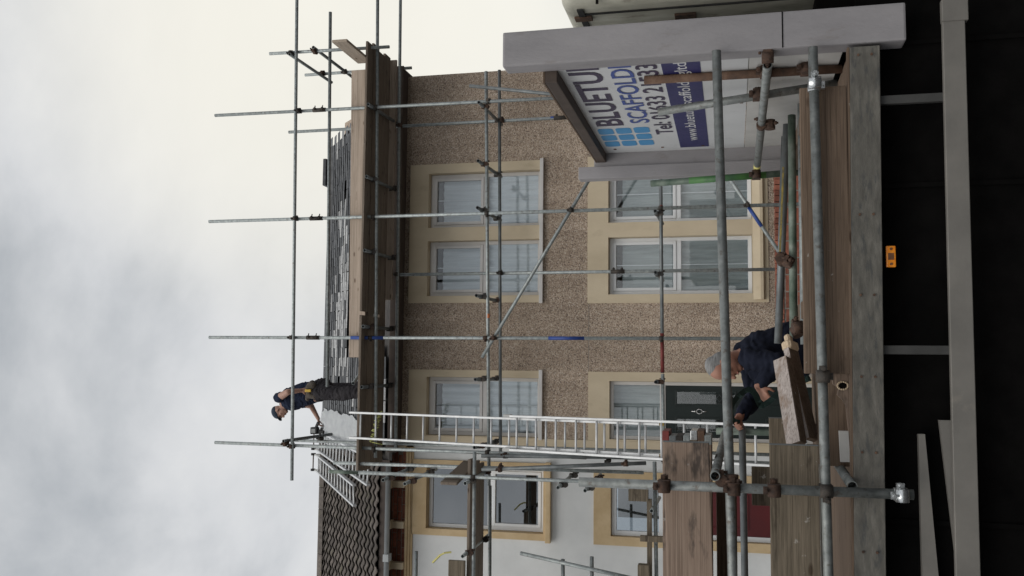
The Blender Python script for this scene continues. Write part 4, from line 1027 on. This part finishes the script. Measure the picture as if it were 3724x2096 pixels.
# two weathered timbers with a snapped pale end
def timber(label, p0, p1, w_, h_, roll, broken):
    p0, p1 = Vector(p0), Vector(p1)
    t = thing('timber_beam', (p0 + p1) / 2, label, 'timber')
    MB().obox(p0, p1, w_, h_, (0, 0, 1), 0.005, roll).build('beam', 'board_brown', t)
    d = (p1 - p0).normalized(); sd_ = d.cross(Vector((0, 0, 1))).normalized(); u_ = sd_.cross(d)
    q = Matrix.Rotation(roll, 3, d); u_ = q @ u_
    MB().obox(p0 + u_ * (h_ / 2 + .002), p1 + u_ * (h_ / 2 + .002), w_ - .004, .004, (0, 0, 1), 0, roll).build('lit_painted_face', 'timber', t)  # worn pale paint; lit top against shaded brown sides put into the colours
    if broken:
        m_ = MB()
        m_.obox(p1 - d * .005, p1 + d * .055, w_ * 1.6, h_ * 1.05, (0, 0, 1), 0.012, roll); m_.obox(p1 + d * .03, p1 + d * .10, w_ * .9, h_ * .6, (0, 0, 1), 0.01, roll + .2)
        m_.build('snapped_end', 'fresh', t)
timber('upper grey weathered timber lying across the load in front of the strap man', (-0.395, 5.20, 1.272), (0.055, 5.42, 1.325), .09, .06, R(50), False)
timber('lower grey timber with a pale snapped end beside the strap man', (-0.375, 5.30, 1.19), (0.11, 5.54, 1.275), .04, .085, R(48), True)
b = MB(); b.box(-0.5, 0.2, 5.18, 5.62, 1.001, 1.16, .01); tag(b.build('bearer_block', 'board_brown'), 'dark timber bearer under the two grey timbers', 'timber')
# tubes lying on the bed in front of the headboard
BT = [((1.62, 6.3, 1.235), (0.17, 6.3, 1.312), 'galv_dark', 'yellow streaked scaffold tube lying on the load, second from the far side', 'yellow_tip'),
      ((1.60, 6.0, 1.222), (0.20, 6.0, 1.232), 'galv_green', 'greenish grey scaffold tube lying on the load nearest the long brown board', None),
      ((1.60, 6.55, 1.235), (0.33, 6.55, 1.29), 'galv_dark', 'slim dark scaffold tube lying on the far edge of the load', None),
      ((1.60, 5.75, 1.18), (0.15, 5.75, 1.185), 'galv', 'pale scaffold tube half hidden behind the long brown board', None)]
for p0, p1, mt_, lb, ex in BT:
    t = thing('scaffold_tube', Vector(p0).lerp(Vector(p1), .5), lb, 'tube', 'loose scaffold tubes on the lorry')
    tube(t, 'tube_body', p0, p1, mt_, 18)
    if ex:
        m_ = MB(); q0, q1 = Vector(p0).lerp(Vector(p1), .2), Vector(p0).lerp(Vector(p1), .62)
        m_.obox(q0 + Vector((0, -.022, .012)), q1 + Vector((0, -.022, .012)), .006, .012); m_.build('paint_streak', 'yellow_faded', t)
for x in (0.35, 1.45):
    b = MB(); b.box(x - .05, x + .05, 5.65, 6.72, 1.001, 1.20 if x > 1 else 1.205, .006); tag(b.build('bearer', 'board_brown'), 'timber bearer under the loose tubes, %s end' % ('headboard' if x > 1 else 'broken plank'), 'timber')
# loose couplers hooked on the tubes
for k, (p, rt_, lb) in enumerate((((0.68, 5.98, 1.30), (1.2, .5, .3), 'rusty loose coupler sitting on the tubes above the brown board'),
                                 ((0.22, 5.6, 1.24), (.3, 1.2, .8), 'small dark loose coupler near the snapped timber end'),
                                 ((-0.33, 5.35, 1.14), (.9, .3, .5), 'rusty loose coupler in the gap under the grey timbers'))):
    o = place('loose_coupler', CPL_R, None, p, rt_); tag(o, lb, 'coupler')
# poles stowed under the bed behind the guard
def tapered(label, p0, p1, h0, h1, wd_, mat):
    p0, p1 = Vector(p0), Vector(p1); m_ = MB(); d = (p1 - p0).normalized(); sdv = d.cross(Vector((0, 0, 1))).normalized() * wd_ / 2
    a, c = Vector((0, 0, h0 / 2)), Vector((0, 0, h1 / 2))
    m_.hexa([p0 - sdv - a, p0 + sdv - a, p1 + sdv - c, p1 - sdv - c, p0 - sdv + a, p0 + sdv + a, p1 + sdv + c, p1 - sdv + c])
    tag(m_.build('stowed_beam', mat), label, 'beam')
tapered('upper pale tapering beam stowed under the lorry bed', (-0.31, 5.0, 0.695), (-1.9, 4.99, 0.645), .03, .13, .04, 'guard')
tapered('lower pale beam stowed just behind the side guard', (-0.24, 5.0, 0.575), (-1.7, 4.99, 0.45), .075, .075, .03, 'guard')

# ================================================================ PEOPLE
def flesh(name, prims, voxel, mat, parent, smooth=6, folds=0.0):
    """tapered capsules and ellipsoids fused into one continuous surface"""
    m_ = MB()
    for p in prims:
        if p[0] == 'c':
            _, a, ra, c, rc = p; a, c = Vector(a), Vector(c)
            m_.sphere(a, ra, seg=16, rings=10); m_.sphere(c, rc, seg=16, rings=10)
            if (a - c).length > 1e-4: m_.tube(a, c, ra, 16, False, rc)
        else:
            _, ctr, rad, rot = p
            m_.sphere(Vector(ctr), 1.0, rad, 18, 12, rot)
    me = m_.mesh(name)
    tmp = bpy.data.objects.new('tmp_body', me); COL.objects.link(tmp)
    rm = tmp.modifiers.new('r', 'REMESH'); rm.mode = 'VOXEL'; rm.voxel_size = voxel; rm.use_smooth_shade = True
    sm = tmp.modifiers.new('s', 'SMOOTH'); sm.factor = 0.5; sm.iterations = smooth
    dg = bpy.context.evaluated_depsgraph_get()
    out = bpy.data.meshes.new_from_object(tmp.evaluated_get(dg))
    bpy.data.objects.remove(tmp); bpy.data.meshes.remove(me)
    out.name = name; out.materials.clear()
    for p in out.polygons: p.use_smooth = True
    if folds:
        from mathutils import noise as mn
        nn = [v.normal.copy() for v in out.vertices]
        for v, q in zip(out.vertices, nn):
            c = v.co
            a = mn.noise(Vector((c.x * 9, c.y * 9, c.z * 26 + 3 * mn.noise(c * 6)))) + 0.6 * mn.noise(Vector((c.x * 22 + c.z * 9, c.y * 20, c.z * 30)))
            v.co = c + q * folds * (a - 0.35 * abs(a))
    return link(name, out, mat, parent)

def basis(f, u):
    f = Vector(f).normalized(); s = f.cross(Vector(u)).normalized(); u = s.cross(f).normalized()
    return f, s, u        # forward, his right, up

def head_prims(c, f, u):
    f, s, u = basis(f, u); c = Vector(c)
    rot = Matrix((s, f, u)).transposed()
    P = lambda a, b_, d: c + f * a + s * b_ + u * d
    pr = [('e', P(-.012, 0, .03), (.076, .096, .088), rot), ('e', P(.025, 0, -.03), (.062, .070, .085), rot),
          ('e', P(.05, 0, -.095), (.036, .036, .026), rot), ('c', P(.088, 0, .012), .011, P(.112, 0, -.026), .015),
          ('e', P(.075, 0, .03), (.058, .02, .013), rot), ('e', P(.078, 0, -.064), (.026, .018, .013), rot),
          ('e', P(.062, .042, -.02), (.022, .02, .02), rot), ('e', P(.062, -.042, -.02), (.022, .02, .02), rot)]
    for q in (1, -1): pr.append(('e', P(-.008, .08 * q, -.008), (.012, .02, .033), rot))
    return pr, P, rot

def hand_prims(w_, d, n, thumb_side=1, curl=0.6):
    """palm and five fingers; d points along the hand, n out of the back of the hand"""
    d = Vector(d).normalized(); n = Vector(n); s = d.cross(n).normalized(); n = s.cross(d).normalized(); w_ = Vector(w_)
    pr = []
    for k in (-1, 0, 1): pr.append(('c', w_ + s * .018 * k * .7, .017, w_ + d * .075 + s * .026 * k, .014))
    for k, ln in zip((-1.5, -.5, .5, 1.5), (.062, .076, .08, .07) if thumb_side > 0 else (.07, .08, .076, .062)):
        b0 = w_ + d * .085 + s * .019 * k
        d1 = (d * math.cos(curl * .7) - n * math.sin(curl * .7)); d2 = (d * math.cos(curl * 1.7) - n * math.sin(curl * 1.7)); d3 = (d * math.cos(curl * 2.4) - n * math.sin(curl * 2.4))
        b1 = b0 + d1 * ln * .45; b2 = b1 + d2 * ln * .32; b3 = b2 + d3 * ln * .25
        pr += [('c', b0, .0098, b1, .009), ('c', b1, .009, b2, .0083), ('c', b2, .0083, b3, .0072)]
    t0 = w_ + d * .03 + s * .026 * thumb_side; t1 = t0 + (d * .55 + s * thumb_side * .7 - n * .35).normalized() * .042; t2 = t1 + (d * .8 + s * .2 * thumb_side - n * .5).normalized() * .034
    pr += [('c', t0, .0125, t1, .011), ('c', t1, .0105, t2, .0085)]
    return pr

def face_bits(par, P, rot):
    for q in (1, -1): MB().sphere(P(.086, .03 * q, .008), 1, (.011, .006, .007), 10, 6, rot).build('eye', 'eye', par)
    m_ = MB(); m_.sphere(P(.093, 0, -.064), 1, (.024, .006, .006), 10, 6, rot); m_.build('mouth', 'lip', par)
    for q in (1, -1): MB().sphere(P(.09, .032 * q, .033), 1, (.02, .006, .005), 10, 6, rot).build('eyebrow', 'hair', par)

# ---------------------------------------------------------------- roofer on the platform
PY = 13.0
RM = thing('person', (-0.45, PY, 6.76), 'person in dark cap and navy tee shirt bending with a power tool on the platform', 'person')
hp, HP, hrot = head_prims((-0.70, PY, 8.275), (-0.82, -0.22, -0.5), (-0.5, 0, 0.86))
nb = Vector((-0.585, PY, 8.20))
near_s, far_s = Vector((-0.485, PY - .19, 8.20)), Vector((-0.55, PY + .19, 8.17))
n_el, n_wr = Vector((-0.395, PY - .32, 7.99)), Vector((-0.375, PY - .20, 7.845))
f_el, f_wr = Vector((-0.62, PY + .22, 7.87)), Vector((-0.80, PY + .08, 7.685))
hipn, hipf = Vector((-0.385, PY - .10, 7.62)), Vector((-0.385, PY + .10, 7.62))
kn, kf = Vector((-0.42, PY - .12, 7.24)), Vector((-0.36, PY + .13, 7.24))
an, af = Vector((-0.37, PY - .12, 6.85)), Vector((-0.29, PY + .14, 6.85))
pr = list(hp)
pr += [('c', HP(-.03, 0, -.07), .056, nb, .06), ('c', nb, .08, (-0.42, PY, 7.66), .12), ('c', near_s, .062, n_el, .046), ('c', n_el, .045, n_wr, .03), ('c', far_s, .06, f_el, .044), ('c', f_el, .043, f_wr, .029),
       ('c', hipn, .085, kn, .058), ('c', kn, .056, an, .04), ('c', hipf, .085, kf, .058), ('c', kf, .056, af, .04),
       ('c', an + Vector((0, 0, -.04)), .04, an + Vector((-.17, 0, -.055)), .032), ('c', af + Vector((0, 0, -.04)), .04, af + Vector((-.17, 0, -.055)), .032)]
pr += hand_prims(n_wr, (0.1, .35, -.9), (0.3, -.9, -.2), 1, .5) + hand_prims(f_wr, (-.95, -.05, -.2), (0, -.2, .95), 1, .75)
body = flesh('body', pr, 0.0075, 'skin_pale', RM, 4)
face_bits(body, HP, hrot)
# clothes
flesh('tee_shirt', [('e', (-0.535, PY, 8.08), (.15, .205, .17), Matrix.Rotation(.25, 3, 'Y')), ('c', (-0.50, PY, 8.02), .165, (-0.415, PY, 7.76), .16), ('c', near_s, .083, near_s.lerp(n_el, .16), .072), ('c', far_s, .08, far_s.lerp(f_el, .6), .066), ('c', (-.46, PY - .06, 8.1), .12, (-.36, PY, 7.85), .12), ('c', nb, .075, (-.54, PY, 8.12), .12)], 0.010, 'navy_tee', RM, 3, 0.014)
flesh('trousers', [('e', (-0.385, PY, 7.66), (.165, .175, .15), None), ('c', (-.345, PY, 7.62), .15, (-.325, PY, 7.58), .14), ('c', hipn, .125, kn, .105), ('c', kn, .105, an, .088), ('c', hipf, .125, kf, .105), ('c', kf, .105, af, .088)], 0.010, 'trouser', RM, 3, 0.015)
for q in (an, af):
    flesh('boot', [('c', q + Vector((0.0, 0, -.0)), .055, q + Vector((0, 0, -.05)), .05), ('c', q + Vector((-.01, 0, -.052)), .045, q + Vector((-.19, 0, -.055)), .038)], 0.01, 'black', RM)
flesh('cap', [('e', HP(-.014, 0, .058), (.086, .106, .074), hrot), ('e', HP(.09, 0, .05), (.066, .055, .010), hrot)], 0.008, 'cap', RM)
flesh('tool_belt', [('c', (-0.30, PY - .16, 7.74), .035, (-0.5, PY - .15, 7.76), .035), ('c', (-.27, PY - .06, 7.73), .05, (-.30, PY - .16, 7.72), .05), ('c', (-.30, PY - .19, 7.66), .055, (-.33, PY - .2, 7.72), .05), ('c', (-.45, PY - .17, 7.70), .045, (-.46, PY - .17, 7.64), .04)], 0.01, 'leather', RM)
b = MB(); b.box(-.395, -.355, PY - .26, PY - .235, 7.66, 7.755, .006); tag(b.build('tape_measure', 'yellow_strong'), "yellow tape measure hanging from the roofer's belt", 'tape measure')
NG = thing('nail_gun', (-0.93, PY + .05, 7.6), 'black cordless nail gun with grey side panel held by the roofer', 'nail gun')
b = MB(); b.box(-1.03, -0.925, PY + .0, PY + .1, 7.665, 7.775, .014); b.build('motor_body', 'black', NG)
b = MB(); b.box(-1.01, -0.95, PY - .004, PY + .0, 7.69, 7.755, .002); b.build('side_panel', 'grey_plastic', NG)
b = MB(); b.obox((-0.93, PY + .05, 7.70), (-.85, PY + .05, 7.665), .035, .04, bev=.006); b.build('handle', 'black', NG)
b = MB(); b.obox((-0.985, PY + .05, 7.67), (-1.0, PY + .05, 7.57), .04, .05, bev=.006); b.obox((-.93, PY + .05, 7.61), (-1.06, PY + .05, 7.64), .03, .03, (0, 0, 1), .004); b.build('nose', 'black', NG)

# ---------------------------------------------------------------- man strapping down the load
SM = thing('person', (0.2, 7.3, 0.0), 'person with short grey hair in navy sweatshirt tightening a green strap', 'person')
hp, HP, hrot = head_prims((0.015, 7.0, 1.662), (-0.72, -0.42, -0.42), (-0.36, -.1, 0.93))
nb = Vector((0.085, 7.10, 1.52))
ls, rs_ = Vector((0.075, 6.94, 1.475)), Vector((0.02, 7.27, 1.46))
le, lw = Vector((0.05, 6.83, 1.285)), Vector((-0.115, 6.79, 1.425))
re_, rw = Vector((-0.20, 7.10, 1.44)), Vector((-0.335, 6.86, 1.555))
pel = Vector((0.27, 7.33, 0.94))
pr = list(hp)
pr += [('c', HP(-.035, 0, -.06), .06, nb, .066), ('c', nb, .09, pel, .12), ('c', ls, .065, le, .048), ('c', le, .046, lw, .031), ('c', rs_, .065, re_, .047), ('c', re_, .045, rw, .031)]
legs = []
for dy in (-.12, .12):
    h0, k0, a0 = pel + Vector((0, dy * .8, -.03)), Vector((0.22, 7.33 + dy, .5)), Vector((0.27, 7.33 + dy * 1.1, .1))
    pr += [('c', h0, .09, k0, .06), ('c', k0, .058, a0, .042), ('c', a0 + Vector((0, 0, -.05)), .045, a0 + Vector((-.17, -.02, -.06)), .036)]
    legs.append((h0, k0, a0))
pr += hand_prims(lw, (-.75, -.12, -.42), (-.3, -.85, .4), -1, .75) + hand_prims(rw, (-.55, -.6, .3), (-.6, -.2, .6), 1, .8)
body = flesh('body', pr, 0.007, 'skin', SM, 4)
face_bits(body, HP, hrot)
flesh('hair', [('e', HP(-.035, 0, .062), (.079, .084, .064), hrot), ('e', HP(-.06, 0, .0), (.081, .062, .07), hrot), ('e', HP(-.03, .074, .02), (.012, .04, .05), hrot), ('e', HP(-.03, -.074, .02), (.012, .04, .05), hrot)], 0.007, 'hair', body, 4)
flesh('sweatshirt', [('e', (.10, 7.11, 1.42), (.13, .215, .15), Matrix.Rotation(.35, 3, 'Y')), ('c', (.12, 7.13, 1.40), .16, (.25, 7.3, 1.0), .165), ('c', (.135, 7.1, 1.52), .075, (.17, 7.12, 1.40), .12), ('c', nb + Vector((-.01, 0, .01)), .075, nb, .085),
                     ('c', ls, .088, le, .07), ('c', le, .07, lw.lerp(le, .12), .048), ('c', rs_, .088, re_, .072), ('c', re_, .07, rw.lerp(re_, .12), .05),
                     ('c', (.0, 7.03, 1.40), .10, (.08, 7.16, 1.15), .15)], 0.010, 'navy', SM, 3, 0.015)
flesh('trousers', [('e', pel, (.16, .18, .13), None)] + sum([[('c', h0, .11, k0, .085), ('c', k0, .085, a0 + Vector((0, 0, .02)), .075)] for h0, k0, a0 in legs], []), 0.014, 'trouser', SM)
for h0, k0, a0 in legs:
    flesh('boot', [('c', a0, .058, a0 + Vector((0, 0, -.045)), .053), ('c', a0 + Vector((.02, 0, -.05)), .048, a0 + Vector((-.19, -.02, -.058)), .04)], 0.012, 'black', SM)
# the strap
path = [(-.375, 6.76, 1.555), (-.36, 6.75, 1.60), (-.31, 6.745, 1.618), (-.255, 6.74, 1.61), (-.20, 6.74, 1.575), (-.155, 6.74, 1.525), (-.14, 6.745, 1.485), (-.17, 6.75, 1.45), (-.215, 6.75, 1.43), (-.25, 6.75, 1.41), (-.225, 6.73, 1.365), (-.19, 6.71, 1.325), (-.15, 6.68, 1.28), (-.10, 6.6, 1.2), (-.05, 6.5, 1.1)]
m_ = MB(); prev = None; P_ = [Vector(q) for q in path]
fine = []
for i in range(len(P_) - 1):
    p0, p1, p2, p3 = P_[max(i - 1, 0)], P_[i], P_[i + 1], P_[min(i + 2, len(P_) - 1)]
    for k in range(5):
        t = k / 5
        fine.append(.5 * ((2 * p1) + (p2 - p0) * t + (2 * p0 - 5 * p1 + 4 * p2 - p3) * t * t + (3 * p1 - p0 - 3 * p2 + p3) * t ** 3))
fine.append(P_[-1])
for i, q in enumerate(fine):
    d = (fine[min(i + 1, len(fine) - 1)] - fine[max(i - 1, 0)]).normalized()
    u_ = i / len(fine)
    sd_ = (d.cross(Vector((0, -1, 0))).normalized() + Vector((0, .75, 0)) * math.sin(u_ * 6)).normalized() * .022
    a, c = m_.bm.verts.new(q - sd_), m_.bm.verts.new(q + sd_)
    if prev: m_.bm.faces.new((prev[0], prev[1], c, a)).smooth = True
    prev = (a, c)
bmesh.ops.solidify(m_.bm, geom=list(m_.bm.faces), thickness=0.003)
tag(m_.build('ratchet_strap', 'strap'), "green webbing strap looped between the grey haired person's hands", 'strap')

b = MB(); q_ = [Vector(p) for p in ((-2.36, 11.62, 5.12), (-2.37, 11.6, 5.2), (-2.40, 11.6, 5.26), (-2.45, 11.6, 5.31), (-2.50, 11.6, 5.36))]
for a, c in zip(q_, q_[1:]): b.obox(a, c, .02, .035, (0, -1, .3))
tag(b.build('tie_strap', 'yellow'), 'short yellow tie strap flapping above the plank platform at far left', 'strap')
